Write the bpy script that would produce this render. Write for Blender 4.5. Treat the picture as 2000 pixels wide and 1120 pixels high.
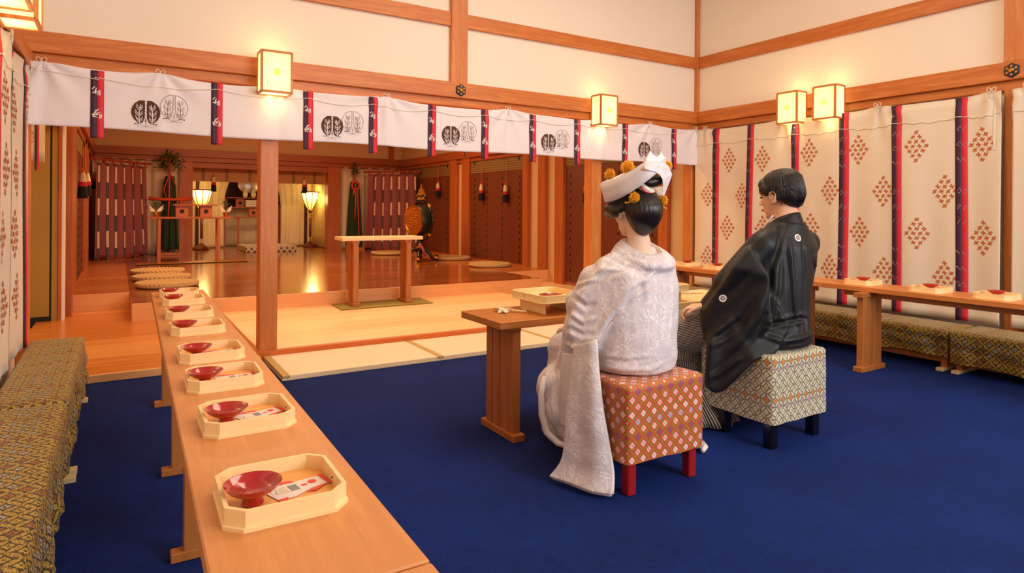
import bpy, bmesh, math, random
import numpy as np
from mathutils import Vector as V, Matrix, noise
random.seed(7)
PI = math.pi
for o in list(bpy.data.objects): bpy.data.objects.remove(o)
S = bpy.context.scene; C = S.collection
# ---------------------------------------------------------------- camera
F, CX, CY, H = 1243., 1000., 408., 1.1
ROLL = math.atan2(21, 2778); YAW = math.atan2(770, 1243)
FW = V((math.sin(YAW), math.cos(YAW), 0)); RT = V((math.cos(YAW), -math.sin(YAW), 0))
cam = bpy.data.objects.new('camera', bpy.data.cameras.new('camera')); C.objects.link(cam)
cam.data.sensor_width = 36; cam.data.lens = 36*F/2000; cam.data.shift_y = -(560-CY)/2000
cam.data.clip_start = .05; cam.data.clip_end = 60
cam.matrix_world = Matrix.Translation((0, 0, H)) @ Matrix.Rotation(-YAW, 4, 'Z') @ Matrix.Rotation(PI/2, 4, 'X') @ Matrix.Rotation(ROLL, 4, 'Z')
S.camera = cam
# ---------------------------------------------------------------- world, lights, exposure
w = bpy.data.worlds.new('world'); S.world = w; w.use_nodes = True
w.node_tree.nodes['Background'].inputs[0].default_value = (1, .86, .7, 1)
w.node_tree.nodes['Background'].inputs[1].default_value = .3
S.view_settings.view_transform = 'Standard'; S.view_settings.look = 'None'
S.view_settings.gamma = 1; S.view_settings.use_curve_mapping = False
S.view_settings.exposure = 0.3
def area(name, loc, tgt, sx, sy, e, col, spread=180):
    l = bpy.data.lights.new(name, 'AREA'); l.shape = 'RECTANGLE'; l.size = sx; l.size_y = sy; l.energy = e; l.color = col
    l.spread = math.radians(spread)
    o = bpy.data.objects.new(name, l); C.objects.link(o); o.location = loc
    o.rotation_euler = (V(tgt)-V(loc)).to_track_quat('-Z', 'Y').to_euler(); return o
def point(name, loc, e, col, r=.03):
    l = bpy.data.lights.new(name, 'POINT'); l.energy = e; l.color = col; l.shadow_soft_size = r
    o = bpy.data.objects.new(name, l); C.objects.link(o); o.location = loc; return o
area('window_daylight', (3.4, -2.6, 2.1), (2.2, 2.5, .8), 2.6, 1.6, 125, (.86, .91, 1.0))
area('ceiling_light_hall', (2.6, 2.6, 3.55), (2.6, 2.6, 0), 2.6, 1.6, 56, (1, .80, .56))
area('ceiling_light_camera_side', (2.0, -.8, 3.55), (2.2, 1.2, 0), 2.4, 1.2, 30, (1, .84, .64))
area('ceiling_light_forehall', (2.4, 6.2, 2.9), (2.4, 6.3, 0), 3.4, .5, 46, (1, .66, .36))
area('ceiling_light_sanctuary', (2.4, 9.6, 2.9), (2.4, 9.8, 0), 3.4, .5, 98, (1, .56, .27))
area('corridor_fill_light', (-1.0, 6.0, 2.9), (-.9, 6.3, 0), .5, 1.2, 12, (1, .74, .42))  # unseen fill lamp, added to brighten the ochre door
# ---------------------------------------------------------------- projection helpers
def ray(x, y):
    u = x-CX; v = y-CY; c, s = math.cos(ROLL), math.sin(ROLL)
    return RT*(u*c+v*s) + FW*F + V((0, 0, -(-u*s+v*c)))
def W(x, y, d): return V((0, 0, H)) + ray(x, y)*(d/F)
def AZ(x, y, z):
    r = ray(x, y); return V((0, 0, H)) + r*((z-H)/r.z)
def AY(x, y, Y):
    r = ray(x, y); return V((0, 0, H)) + r*(Y/r.y)
def AX(x, y, X):
    r = ray(x, y); return V((0, 0, H)) + r*(X/r.x)
# ---------------------------------------------------------------- materials
def lin(h):
    h = h.lstrip('#'); r = [int(h[i:i+2], 16)/255 for i in (0, 2, 4)]
    return tuple((c/12.92 if c <= .04045 else ((c+.055)/1.055)**2.4) for c in r)+(1,)
class Nt:
    def __init__(s, name):
        s.m = bpy.data.materials.new(name); s.m.use_nodes = True; s.t = s.m.node_tree; s.n = s.t.nodes
        s.b = s.n['Principled BSDF']; s.out = s.n['Material Output']
    def new(s, ty, **kw):
        x = s.n.new(ty)
        for k, v in kw.items(): setattr(x, k, v)
        return x
    def link(s, a, b): s.t.links.new(a, b)
    def put(s, val, sock):
        if isinstance(val, Ex): s.link(val.k, sock)
        elif hasattr(val, 'is_output'): s.link(val, sock)
        else: sock.default_value = val
    def math(s, op, a, b=None, c=None, clamp=False):
        x = s.new('ShaderNodeMath', operation=op); x.use_clamp = clamp
        for i, v in enumerate((a, b, c)):
            if v is not None: s.put(v, x.inputs[i])
        return Ex(s, x.outputs[0])
    def set(s, name, val): s.put(val, s.b.inputs[name])
    def coord(s, kind='Object'):
        x = s.new('ShaderNodeTexCoord'); return x.outputs[kind]
    def xyz(s, sock):
        x = s.new('ShaderNodeSeparateXYZ'); s.link(sock, x.inputs[0]); return [Ex(s, o) for o in x.outputs]
    def comb(s, x, y, z):
        c = s.new('ShaderNodeCombineXYZ')
        for i, v in enumerate((x, y, z)): s.put(v, c.inputs[i])
        return c.outputs[0]
    def noise(s, vec, scale, detail=3, rough=.5, dist=0):
        x = s.new('ShaderNodeTexNoise'); s.link(vec, x.inputs['Vector']); x.inputs['Scale'].default_value = scale
        x.inputs['Detail'].default_value = detail; x.inputs['Roughness'].default_value = rough; x.inputs['Distortion'].default_value = dist
        return Ex(s, x.outputs[0])
    def mix(s, f, a, b):
        x = s.new('ShaderNodeMix', data_type='RGBA'); x.clamp_factor = True
        s.put(f, x.inputs[0]); s.put(a, x.inputs[6]); s.put(b, x.inputs[7]); return x.outputs[2]
    def bump(s, h, strength=.3, dist=.002):
        x = s.new('ShaderNodeBump'); x.inputs['Strength'].default_value = strength; x.inputs['Distance'].default_value = dist
        s.put(h, x.inputs['Height']); s.link(x.outputs[0], s.b.inputs['Normal'])
    def rnd(s):
        return Ex(s, s.new('ShaderNodeObjectInfo').outputs['Random'])
class Ex:
    def __init__(s, nt, k): s.t = nt; s.k = k
    def __add__(s, o): return s.t.math('ADD', s, o)
    __radd__ = __add__
    def __sub__(s, o): return s.t.math('SUBTRACT', s, o)
    def __rsub__(s, o): return s.t.math('SUBTRACT', o, s)
    def __mul__(s, o): return s.t.math('MULTIPLY', s, o)
    __rmul__ = __mul__
    def __truediv__(s, o): return s.t.math('DIVIDE', s, o)
    def fr(s): return s.t.math('FRACT', s)
    def fl(s): return s.t.math('FLOOR', s)
    def ab(s): return s.t.math('ABSOLUTE', s)
    def lt(s, o): return s.t.math('LESS_THAN', s, o)
    def gt(s, o): return s.t.math('GREATER_THAN', s, o)
    def mn(s, o): return s.t.math('MINIMUM', s, o)
    def mx(s, o): return s.t.math('MAXIMUM', s, o)
    def sin(s): return s.t.math('SINE', s)
    def md(s, o): return s.t.math('FLOORED_MODULO', s, o)
    def cl(s): return s.t.math('ADD', s, 0, clamp=True)
    def pw(s, o): return s.t.math('POWER', s, o)
def plain(name, col, rough=.5, metal=0, spec=.5, coat=0, emit=None, es=0, noise_amt=0, nscale=8, bump=0, bscale=80, sheen=0):
    n = Nt(name); c = lin(col) if isinstance(col, str) else col
    v = n.coord()
    if noise_amt:
        f = n.noise(v, nscale, 4)
        n.set('Base Color', n.mix(f, tuple(x*(1-noise_amt) for x in c[:3])+(1,), tuple(min(1, x*(1+noise_amt)) for x in c[:3])+(1,)))
    else: n.set('Base Color', c)
    n.set('Roughness', rough); n.set('Metallic', metal); n.set('Specular IOR Level', spec); n.set('Coat Weight', coat)
    if coat: n.set('Coat Roughness', .06)
    if sheen: n.set('Sheen Weight', sheen); n.set('Sheen Roughness', .4)
    if emit: n.set('Emission Color', lin(emit)); n.set('Emission Strength', es)
    if bump: n.bump(n.noise(v, bscale, 3), bump, .002)
    return n.m
def wood(name, c1, c2, axis=2, rough=.45, across=26, coat=0, vary=.0, knots=.6):
    lin = lambda h: (lambda c: (min(1, c[0]*1.22), c[1]*1.06, c[2]*.80, 1))(globals()['lin'](h))
    n = Nt(name); x, y, z = n.xyz(n.coord()); r = n.rnd()*37.
    q = [x, y, z]; q = [e*(1.1 if i == axis else 14.)+r for i, e in enumerate(q)]
    vec = n.comb(*q)
    a = n.noise(vec, across/14., 5, .6, knots); b = n.noise(vec, across/3., 2, .6)
    f = (a*.75 + b*.35 - .12)
    if vary: f = f + (n.rnd()-.5)*vary
    f2 = ((f-.38)*2.6).cl()
    n.set('Base Color', n.mix(f2, lin(c1), lin(c2))); n.set('Roughness', rough); n.set('Coat Weight', coat); n.set('Coat Roughness', .17)
    n.bump(b, .12, .001); return n.m
def uvxy(n): return n.xyz(n.coord('UV'))[:2]
def shippo(name, ground, leaf, cols, out, cell=.0575, dark_lines=None, rough=.42, kleaf=.20):
    n = Nt(name); u, v = uvxy(n); s = 1/cell
    wob = n.noise(n.coord('UV'), 30, 2)
    p = (u+v)*s + (wob-.5)*.06; q = (u-v)*s + (wob-.5)*.06
    a = (p.fr()-.5).ab(); b = (q.fr()-.5).ab()           # 0 centre .5 edge
    la = (.5-a); lb = (.5-b)
    L1 = la.lt((1-4*(b*b))*kleaf); L2 = lb.lt((1-4*(a*a))*kleaf)
    leafm = L1.mx(L2)
    veins = ((la*60).sin()*.5+.5)
    m = a.mx(b); dia = m.lt(.25); inner = m.lt(.07); ring = m.lt(.275)
    row = (p.fl()-q.fl())                                 # horizontal rows of diamonds
    k = len(cols); idx = row.md(float(k))
    col = lin(cols[0])
    for i in range(1, k): col = n.mix(idx.gt(i-.5), col, lin(cols[i]))
    fine = n.noise(n.comb(u*900, v*260, 0.), 1., 2)
    g = n.mix(fine, lin(ground), tuple(x*.8 for x in lin(ground)[:3])+(1,))
    c = n.mix(leafm, g, n.mix(fine, lin(leaf), tuple(x*.72 for x in lin(leaf)[:3])+(1,)))
    line = (la.ab().lt(.025)).mx(lb.lt(.025))
    c = n.mix(ring, c, lin(out)); c = n.mix(dia, c, col); c = n.mix(inner*(1-m.lt(.035)), c, lin(out))
    edge = (la-((1-4*(b*b))*kleaf)).ab().lt(.028).mx((lb-((1-4*(a*a))*kleaf)).ab().lt(.028))
    if dark_lines: c = n.mix(edge*(1-ring), c, lin(dark_lines))
    n.set('Base Color', c); n.set('Roughness', rough); n.set('Sheen Weight', .2)
    n.bump(leafm*.6+dia*.8+fine*.5, .5, .0015); return n.m
def brocade_bench(name, cell=.07):
    n = Nt(name); u, v = uvxy(n); s = 1/cell
    nz = n.noise(n.coord('UV'), 160, 2)
    p = (u+v)*s+(nz-.5)*.25; q = (u-v)*s+(nz-.5)*.25
    a = (p.fr()-.5).ab(); b = (q.fr()-.5).ab(); m = a.mx(b)
    la = .5-a; lb = .5-b
    leaf = la.lt((1-4*(b*b))*.17).mx(lb.lt((1-4*(a*a))*.17))
    st = ((u*s*22.).sin()*.5+.5)
    z1 = n.noise(n.comb(p*4., q*4., 0.), 2.2, 2)
    row = (p.fl()-q.fl()).md(6.); col2 = (p.fl()+q.fl()).md(7.)
    gold = lin('c4a23c'); dark = lin('1d1b12')
    c = n.mix(z1.gt(.5), dark, lin('5a4a1c'))
    c = n.mix(leaf*z1.gt(.42), c, gold)
    dia = m.lt(.21)
    dc = n.mix(row.gt(2.5), lin('c9a63a'), lin('b9b3a2')); dc = n.mix(col2.gt(4.5), dc, lin('b06a34'))
    c = n.mix(dia*z1.gt(.36), c, dc); c = n.mix(m.lt(.07), c, dark)
    n.set('Base Color', c); n.set('Roughness', .5); n.set('Sheen Weight', .15)
    n.bump(z1+leaf*.4, .8, .002); return n.m
M = {}
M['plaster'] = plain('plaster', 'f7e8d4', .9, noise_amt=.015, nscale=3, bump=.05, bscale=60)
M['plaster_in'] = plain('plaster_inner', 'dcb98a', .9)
M['post'] = wood('cypress_post', 'b8713c', 'd89a63', 2, .42)
M['beamx'] = wood('cypress_beam_x', 'b66b35', 'd9965c', 0, .42)
M['beamy'] = wood('cypress_beam_y', 'b2672f', 'd49058', 1, .42)
M['dpost'] = wood('dark_cypress_post', 'a35a2b', 'c07a44', 2, .4)
M['dbeamx'] = wood('dark_beam_x', '96502a', 'ad6a3c', 0, .4)
M['dbeamy'] = wood('dark_beam_y', '96502a', 'ad6a3c', 1, .4)
M['plank_light'] = wood('light_plank', 'ecd0aa', 'f7e4c8', 0, .38, vary=.6)
M['plank_orange'] = wood('orange_plank', 'c07b3a', 'dca365', 0, .25, vary=.7)
M['plank_stage'] = wood('stage_plank', '9a5a2e', 'b87442', 0, .13, vary=.5, coat=.7)
M['plank_side'] = wood('side_plank', 'a8683c', 'bf8454', 0, .3, vary=.3)
M['riser'] = wood('riser_wood', 'dca878', 'ecc096', 0, .35)
M['tatami'] = plain('tatami_straw', 'f6e2c2', .7, noise_amt=.08, nscale=40, bump=.3, bscale=300)
M['tatami_edge'] = plain('tatami_border', 'c9a566', .7)
M['tray'] = wood('tray_wood', 'f2d6ae', 'fce9cc', 0, .4, across=34)
M['trayin'] = wood('tray_floor_wood', 'e0a866', 'efc084', 0, .4, across=34)
M['table'] = wood('long_table_wood', 'c48a58', 'd39c6b', 1, .36, across=40, knots=.2)
M['tableleg'] = wood('table_leg_wood', 'a86a38', 'c58650', 2, .42)
M['ctable'] = wood('centre_table_wood', 'b3743c', 'd0945a', 0, .36)
M['ptable'] = wood('pale_table_wood', 'eed2aa', 'f8e6c8', 0, .4)
M['rtable'] = wood('right_table_wood', 'c27c44', 'd8965c', 1, .38)
M['gold'] = plain('gold', 'e0a63c', .28, 1)
M['goldm'] = plain('gold_relief', 'c98a34', .4, .8, noise_amt=.6, nscale=40, bump=1, bscale=60)
M['black'] = plain('black_lacquer', '0b0a0c', .22, coat=.5)
M['green_dk'] = plain('green_painted_drum', '1d2a1c', .35, noise_amt=.9, nscale=60)
M['redlac'] = plain('red_lacquer', 'b01218', .16, coat=1)
M['redleg'] = plain('red_painted_wood', 'a11a1e', .35, coat=.2)
M['white'] = plain('white_cloth', 'f0e6ea', .8, sheen=.3, bump=.15, bscale=600)
M['cord'] = plain('cream_cord', 'ece0c8', .8)
M['beige'] = plain('cream_cloth', 'ead8bf', .6, sheen=.5, noise_amt=.02, nscale=2)
M['purple'] = plain('purple_ribbon', '3c1a3a', .6)
M['red'] = plain('red_ribbon', 'dc2a3c', .6)
M['print'] = plain('white_print', 'f0e2dc', .7)
M['thinprint'] = plain('pale_outline_print', 'b98a92', .7)
M['crest'] = plain('brown_crest_print', '55301c', .8)
M['motif'] = plain('rust_motif_print', 'bf6a3a', .8)
M['metal_dk'] = plain('dark_bronze', '2f3a3c', .45, .6)
M['tas_c'] = plain('tassel_cream', 'e2cda0', .8, bump=.6, bscale=200)
M['tas_r'] = plain('tassel_red', 'c4202c', .8, bump=.6, bscale=200)
M['tas_k'] = plain('tassel_black', '0e0c0e', .8, bump=.6, bscale=200)
M['skin'] = plain('skin', 'eab898', .5, spec=.35)
M['skinb'] = plain('powdered_skin', 'f2cdb0', .5, spec=.3)
for k in ('skin', 'skinb'):
    b = M[k].node_tree.nodes['Principled BSDF']; b.inputs['Subsurface Weight'].default_value = .15; b.inputs['Subsurface Radius'].default_value = (.02, .008, .004)
M['lip'] = plain('lips', 'b4504a', .4)
M['eye'] = plain('eye_dark', '1a1210', .2)
M['envelope'] = plain('paper', 'f4e6dc', .6)
M['envred'] = plain('vermilion_paper_edge', 'ec5440', .6)
M['envgrey'] = plain('grey_print', '8f8f88', .5)
M['silver'] = plain('silver', 'd9d4cc', .3, .8)
M['flower'] = plain('yellow_flower', 'f6b21c', .5)
M['green'] = plain('green_cloth', '1f3a1c', .7, sheen=.2)
M['leaf'] = plain('leaf_green', '2f5526', .5)
M['orangered'] = plain('vermilion_cord', 'd8502c', .6)
M['straw'] = plain('woven_straw', 'cfae74', .8, noise_amt=.2, nscale=50, bump=1, bscale=120)
M['mat'] = plain('rush_mat', '9c8a3c', .8, noise_amt=.25, nscale=60, bump=.8, bscale=150)
M['porcelain'] = plain('white_porcelain', 'efe6d2', .2)
M['dooryellow'] = plain('ochre_door', 'b0862c', .6)
M['darkgap'] = plain('dark_trim_and_hole_shade', '15161a', .7)  # near-black trim colour, also painted in for the shade inside holes and gaps
M['cream_yel'] = plain('cream_yellow_silk', 'd8bc70', .5, sheen=.4)
M['altarwhite'] = plain('ivory_silk', 'e8d6ac', .4, sheen=.3, bump=.8, bscale=12)
M['altargrey'] = plain('grey_drape', 'dcc8aa', .6, sheen=.3)
M['strap'] = plain('plum_band', '4a2226', .5, noise_amt=.6, nscale=60)
M['maroon'] = plain('maroon_lacquer', '5a1614', .2, coat=.6)
M['skirt'] = plain('white_lining', 'efe6e4', .4, sheen=.2)
def paper_mat():
    n = Nt('lantern_paper'); x, y, z = n.xyz(n.coord())
    n.set('Base Color', lin('fff0c0')); n.set('Roughness', .8)
    d = n.math('SQRT', x*x+y*y+(z+.03)*(z+.03)*.6)
    f = (1.15-d*5.2).cl()
    n.set('Emission Color', n.mix(f, lin('ffd868'), lin('fff4c0'))); n.set('Emission Strength', .62+f*.65); return n.m
M['paper'] = paper_mat()
M['disc'] = plain('lantern_disc', 'f5d860', .7, emit='f6dc6c', es=.7)
def shade_mat():
    n = Nt('lamp_shade_paper'); x, y, z = n.xyz(n.coord())
    f = (1-((z-1.15)*5).ab()).cl()
    n.set('Base Color', lin('ffe09a')); n.set('Emission Color', n.mix(f, lin('ffc24a'), lin('ffe890'))); n.set('Emission Strength', 1.3+f*1.6); return n.m
M['shade'] = shade_mat()
def carpet():
    n = Nt('blue_carpet'); v = n.coord()
    a = n.noise(v, 1.6, 5, .6); b = n.noise(v, 260, 2); c = n.noise(v, 22, 4, .7)
    f = ((a*.7+c*.5-.35)*1.6).cl()
    n.set('Base Color', n.mix(f, lin('09153c'), lin('142f7e'))); n.set('Roughness', .9); n.set('Specular IOR Level', .15)
    n.set('Sheen Weight', .25); n.set('Sheen Roughness', .5); n.set('Sheen Tint', lin('3a62d0')); n.bump(b+c*.6, .8, .006); return n.m
M['carpet'] = carpet()
def blind_mat():
    n = Nt('bamboo_blind'); x, y, z = n.xyz(n.coord())
    s = (z*900).sin()*.5+.5; q = n.noise(n.comb(x*30, y*30, z*8), 2, 3)
    n.set('Base Color', n.mix(q, lin('5c2612'), lin('82401f'))); n.set('Roughness', .45); n.bump(s, .3, .001); return n.m
M['blind'] = blind_mat()
def band_mat():
    n = Nt('brocade_band'); x, y, z = n.xyz(n.coord())
    a = ((y+x)*26).fr(); b = (z*26).fr()
    st = (a-.5).ab().lt(.3); d = ((a-.5).ab()+(b-.5).ab()).lt(.28)
    c = n.mix(st, lin('6a4a22'), lin('a8854a')); c = n.mix(d, c, lin('2a2a1c'))
    n.set('Base Color', c); n.set('Roughness', .6); return n.m
M['band'] = band_mat()
M['blindl'] = plain('light_blind', 'b87e44', .5, noise_amt=.15, nscale=20); M['drumred'] = plain('red_gold_relief', 'b05a28', .35, .6)
def kicho_mat():
    n = Nt('purple_figured_cloth'); u, v = uvxy(n)
    p = (u+v)*34; q = (u-v)*34
    m = (p.fr()-.5).ab().mx((q.fr()-.5).ab())
    c = n.mix(m.lt(.3), lin('9c5050'), lin('863f46')); c = n.mix(m.lt(.12), c, lin('6a2434'))
    n.set('Base Color', c); n.set('Roughness', .6); n.set('Sheen Weight', .2); return n.m
M['kicho'] = kicho_mat()
def kstripe_mat():
    n = Nt('white_grey_banded_ribbon'); u, v = uvxy(n)
    c = n.mix((v*3.1).fr().gt(.5), lin('58493f'), lin('e8d2b0')); n.set('Base Color', c); n.set('Roughness', .6); return n.m
M['kstripe'] = kstripe_mat()
def plinth_mat():
    n = Nt('shippo_plinth'); u, v = uvxy(n)
    p = (u+v)*9; q = (u-v)*9; m = (p.fr()-.5).ab().mx((q.fr()-.5).ab())
    n.set('Base Color', n.mix(m.lt(.33), lin('d9c9a0'), lin('6d5a44'))); n.set('Roughness', .6); return n.m
M['plinth'] = plinth_mat()
M['stool_red'] = shippo('red_gold_brocade', 'e4501e', 'b48e30', ['f6b8b0', 'f4c8bc', '8e5a80', 'f0d0b0', 'b8b4c4', 'f4dcd0'], 'e0401c', kleaf=.12)
M['stool_gold'] = shippo('cream_gold_brocade', 'a89a58', 'f0ead0', ['e8e0c8', 'c8a6b8', 'e58a48', 'dcd6c0', 'd8d0a8', 'e8e2d0'], '8c7c44', dark_lines='5c4c1c', kleaf=.17)
M['bench'] = brocade_bench('bench_brocade')
def silk():
    n = Nt('white_embroidered_silk'); v = n.coord(); x, y, z = n.xyz(v)
    s0 = x*.85-y*.53; w0 = n.noise(v, 9, 3); w00 = n.noise(v, 11.3, 3); s = s0+(w0-.5)*.09; z = z+(w00-.5)*.09; vec = n.comb(s, z, 0.)
    def cluster(scale, off, petals):
        vo = n.new('ShaderNodeTexVoronoi'); vo.voronoi_dimensions = '2D'; vo.inputs['Scale'].default_value = scale
        q = n.comb(s+off, z+off*.7, 0.); n.link(q, vo.inputs['Vector'])
        px, py, _ = n.xyz(vo.outputs['Position'])
        dx = (s+off)-px; dy = (z+off*.7)-py
        # Position output is in scaled space divided back by Blender
        ang = n.math('ARCTAN2', dy, dx); r = n.math('SQRT', dx*dx+dy*dy)
        pet = ((ang*petals+r*40).sin()*.5+.5)
        return pet*(1-(r*scale*1.7)).cl(), Ex(n, vo.outputs['Distance'])
    a, d1 = cluster(6., 0., 13.); b, d2 = cluster(17., 3.1, 5.)
    w1 = n.noise(vec, 26, 5, .7, 1.6)
    hgt = a*.4+b*.55+w1*1.2
    mask = n.noise(vec, 5, 2)
    f = ((hgt-.55)*1.4).cl()
    n.set('Base Color', n.mix(f, lin('dccfd0'), lin('fdf7f5'))); n.set('Roughness', (.52-f*.2)); n.set('Sheen Weight', .25)
    n.set('Specular IOR Level', .55)
    n.bump(hgt+n.noise(vec, 90, 3, .6, .8)*.4, .6, .003); return n.m
M['silk'] = silk()
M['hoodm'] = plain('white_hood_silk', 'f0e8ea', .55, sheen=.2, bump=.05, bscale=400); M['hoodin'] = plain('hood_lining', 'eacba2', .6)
M['satin'] = plain('plain_white_satin', 'efe4e0', .32, sheen=.2, bump=.25, bscale=14)
M['haori'] = plain('black_silk', '0d0b0b', .5, spec=.4, sheen=.06, bump=.08, bscale=300)
def hakama():
    n = Nt('striped_hakama'); u, v = uvxy(n)
    st = (u*92).fr().lt(.42)
    n.set('Base Color', n.mix(st, lin('141215'), lin('cfc2b0'))); n.set('Roughness', .5); n.set('Sheen Weight', .2)
    n.bump(n.noise(n.coord('UV'), 6, 3), .5, .01); return n.m
M['hakama'] = hakama()
def hairm(name, c, r, sc):
    n = Nt(name); x, y, z = n.xyz(n.coord())
    ang = n.math('ARCTAN2', y, x)
    q = n.noise(n.comb(ang*sc, z*1.5, 0.), 6, 3)
    n.set('Base Color', n.mix(q, lin(c), lin('221814'))); n.set('Roughness', r); n.set('Specular IOR Level', .55); n.bump(q, .55, .004); return n.m
M['hair'] = hairm('black_hair', '0c0908', .38, 9)
M['hairb'] = hairm('lacquered_black_hair', '140e0c', .26, 7)
# ---------------------------------------------------------------- geometry builder
class B:
    def __init__(s): s.v = []; s.f = []; s.uv = {}; s.bev = 0
    def add(s, vs, fs, uvs=None):
        k = len(s.v); s.v += [V(p) for p in vs]
        for i, f in enumerate(fs):
            if uvs: s.uv[len(s.f)] = [uvs[j] for j in f]
            s.f.append([k+j for j in f])
        return s
    def box(s, a, b, M4=None):
        (x0, y0, z0), (x1, y1, z1) = a, b
        vs = [V(p) for p in ((x0, y0, z0), (x1, y0, z0), (x1, y1, z0), (x0, y1, z0), (x0, y0, z1), (x1, y0, z1), (x1, y1, z1), (x0, y1, z1))]
        if M4: vs = [M4 @ p for p in vs]
        return s.add(vs, [(3, 2, 1, 0), (4, 5, 6, 7), (0, 1, 5, 4), (1, 2, 6, 5), (2, 3, 7, 6), (3, 0, 4, 7)])
    def bar(s, a, b, w, h, up=(0, 0, 1)):
        a = V(a); b = V(b); d = (b-a).normalized(); u = V(up); x = d.cross(u)
        if x.length < 1e-4: x = d.cross(V((1, 0, 0)))
        x.normalize(); y = x.cross(d)
        vs = [p+x*(i*w/2)+y*(j*h/2) for p in (a, b) for i, j in ((-1, -1), (1, -1), (1, 1), (-1, 1))]
        return s.add(vs, [(0, 1, 2, 3), (7, 6, 5, 4), (0, 4, 5, 1), (1, 5, 6, 2), (2, 6, 7, 3), (3, 7, 4, 0)])
    def tube(s, pts, r, n=8, cap=True, flat=1):
        pts = [V(p) for p in pts]; rs = r if hasattr(r, '__len__') else [r]*len(pts); k = len(s.v); vs = []
        t0 = (pts[1]-pts[0]).normalized(); nx = t0.orthogonal().normalized()
        for i, p in enumerate(pts):
            t = (pts[min(i+1, len(pts)-1)]-pts[max(i-1, 0)]).normalized()
            nx = (nx-t*nx.dot(t)).normalized(); ny = t.cross(nx)
            vs += [p+(nx*math.cos(2*PI*j/n)+ny*math.sin(2*PI*j/n)*flat)*rs[i] for j in range(n)]
        fs = [(i*n+j, i*n+(j+1) % n, (i+1)*n+(j+1) % n, (i+1)*n+j) for i in range(len(pts)-1) for j in range(n)]
        if cap: fs += [tuple(reversed(range(n))), tuple((len(pts)-1)*n+j for j in range(n))]
        return s.add(vs, fs)
    def lathe(s, prof, c=(0, 0, 0), n=24, M4=None, cap=True):
        vs = []; c = V(c)
        for r, z in prof: vs += [V((r*math.cos(2*PI*j/n), r*math.sin(2*PI*j/n), z)) for j in range(n)]
        if M4: vs = [M4 @ p for p in vs]
        vs = [p+c for p in vs]
        fs = [(i*n+j, i*n+(j+1) % n, (i+1)*n+(j+1) % n, (i+1)*n+j) for i in range(len(prof)-1) for j in range(n)]
        if cap: fs += [tuple(reversed(range(n))), tuple((len(prof)-1)*n+j for j in range(n))]
        return s.add(vs, fs)
    def grid(s, fn, nu, nv, uvf=None, closed=False):
        vs = []; uv = []
        for i in range(nu+1):
            for j in range(nv+1):
                a, b = i/nu, j/nv; vs.append(fn(a, b)); uv.append(uvf(a, b) if uvf else (a, b))
        fs = [(i*(nv+1)+j, (i+1)*(nv+1)+j, (i+1)*(nv+1)+j+1, i*(nv+1)+j+1) for i in range(nu) for j in range(nv)]
        return s.add(vs, fs, uv)
    def prism(s, poly, ext):
        n = len(poly); e = V(ext); p = [V(q) for q in poly]
        return s.add(p+[q+e for q in p], [tuple(range(n)), tuple(range(2*n-1, n-1, -1))]+[((i+1) % n, i, n+i, n+(i+1) % n) for i in range(n)])
    def ball(s, c, r, n=12, rot=None):
        r = V(r) if hasattr(r, '__len__') else V((r, r, r)); vs = []; c = V(c)
        for i in range(1, n):
            t = PI*i/n
            for j in range(2*n):
                p = V((math.sin(t)*math.cos(PI*j/n)*r.x, math.sin(t)*math.sin(PI*j/n)*r.y, math.cos(t)*r.z))
                vs.append(c+(rot @ p if rot else p))
        m = 2*n; k = len(vs); top = V((0, 0, r.z)); vs += [c+(rot @ top if rot else top), c-(rot @ top if rot else top)]
        fs = [(i*m+j, (i+1)*m+j, (i+1)*m+(j+1) % m, i*m+(j+1) % m) for i in range(n-2) for j in range(m)]
        fs += [(k, j, (j+1) % m) for j in range(m)]+[((n-2)*m+(j+1) % m, (n-2)*m+j, k+1) for j in range(m)]
        return s.add(vs, fs)
    def capsule(s, a, b, r0, r1, n=12):
        a = V(a); b = V(b); d = b-a; L = d.length; d.normalize(); x = d.orthogonal().normalized(); y = d.cross(x); rows = []
        for i in range(1, 6): t = -PI/2+i*PI/12; rows.append((a+d*(math.sin(t)*r0), r0*math.cos(t)))
        rows.append((a, r0)); rows.append((b, r1))
        for i in range(1, 6): t = i*PI/12; rows.append((b+d*(math.sin(t)*r1), r1*math.cos(t)))
        vs = [p+(x*math.cos(2*PI*j/n)+y*math.sin(2*PI*j/n))*r for p, r in rows for j in range(n)]
        m = len(rows); fs = [(i*n+j, i*n+(j+1) % n, (i+1)*n+(j+1) % n, (i+1)*n+j) for i in range(m-1) for j in range(n)]
        fs += [tuple(reversed(range(n))), tuple((m-1)*n+j for j in range(n))]
        return s.add(vs, fs)
    def mesh(s, name, smooth=False, bev=0, boxuv=False, solid=0):
        me = bpy.data.meshes.new(name); me.from_pydata([tuple(p) for p in s.v], [], s.f)
        if s.uv:
            l = me.uv_layers.new(name='UV')
            for p in me.polygons:
                u = s.uv.get(p.index)
                if u:
                    for k, li in enumerate(p.loop_indices): l.data[li].uv = u[k]
        if bev or solid:
            bm = bmesh.new(); bm.from_mesh(me)
            if bev:
                bm.normal_update()
                es = [e for e in bm.edges if len(e.link_faces) == 2 and e.calc_face_angle(0) > .6]
                bmesh.ops.bevel(bm, geom=es, offset=bev, segments=2 if bev > .004 else 1, affect='EDGES', profile=.6)
            if solid: bmesh.ops.solidify(bm, geom=bm.faces[:], thickness=solid)
            bmesh.ops.recalc_face_normals(bm, faces=bm.faces)
            bm.to_mesh(me); bm.free()
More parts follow.
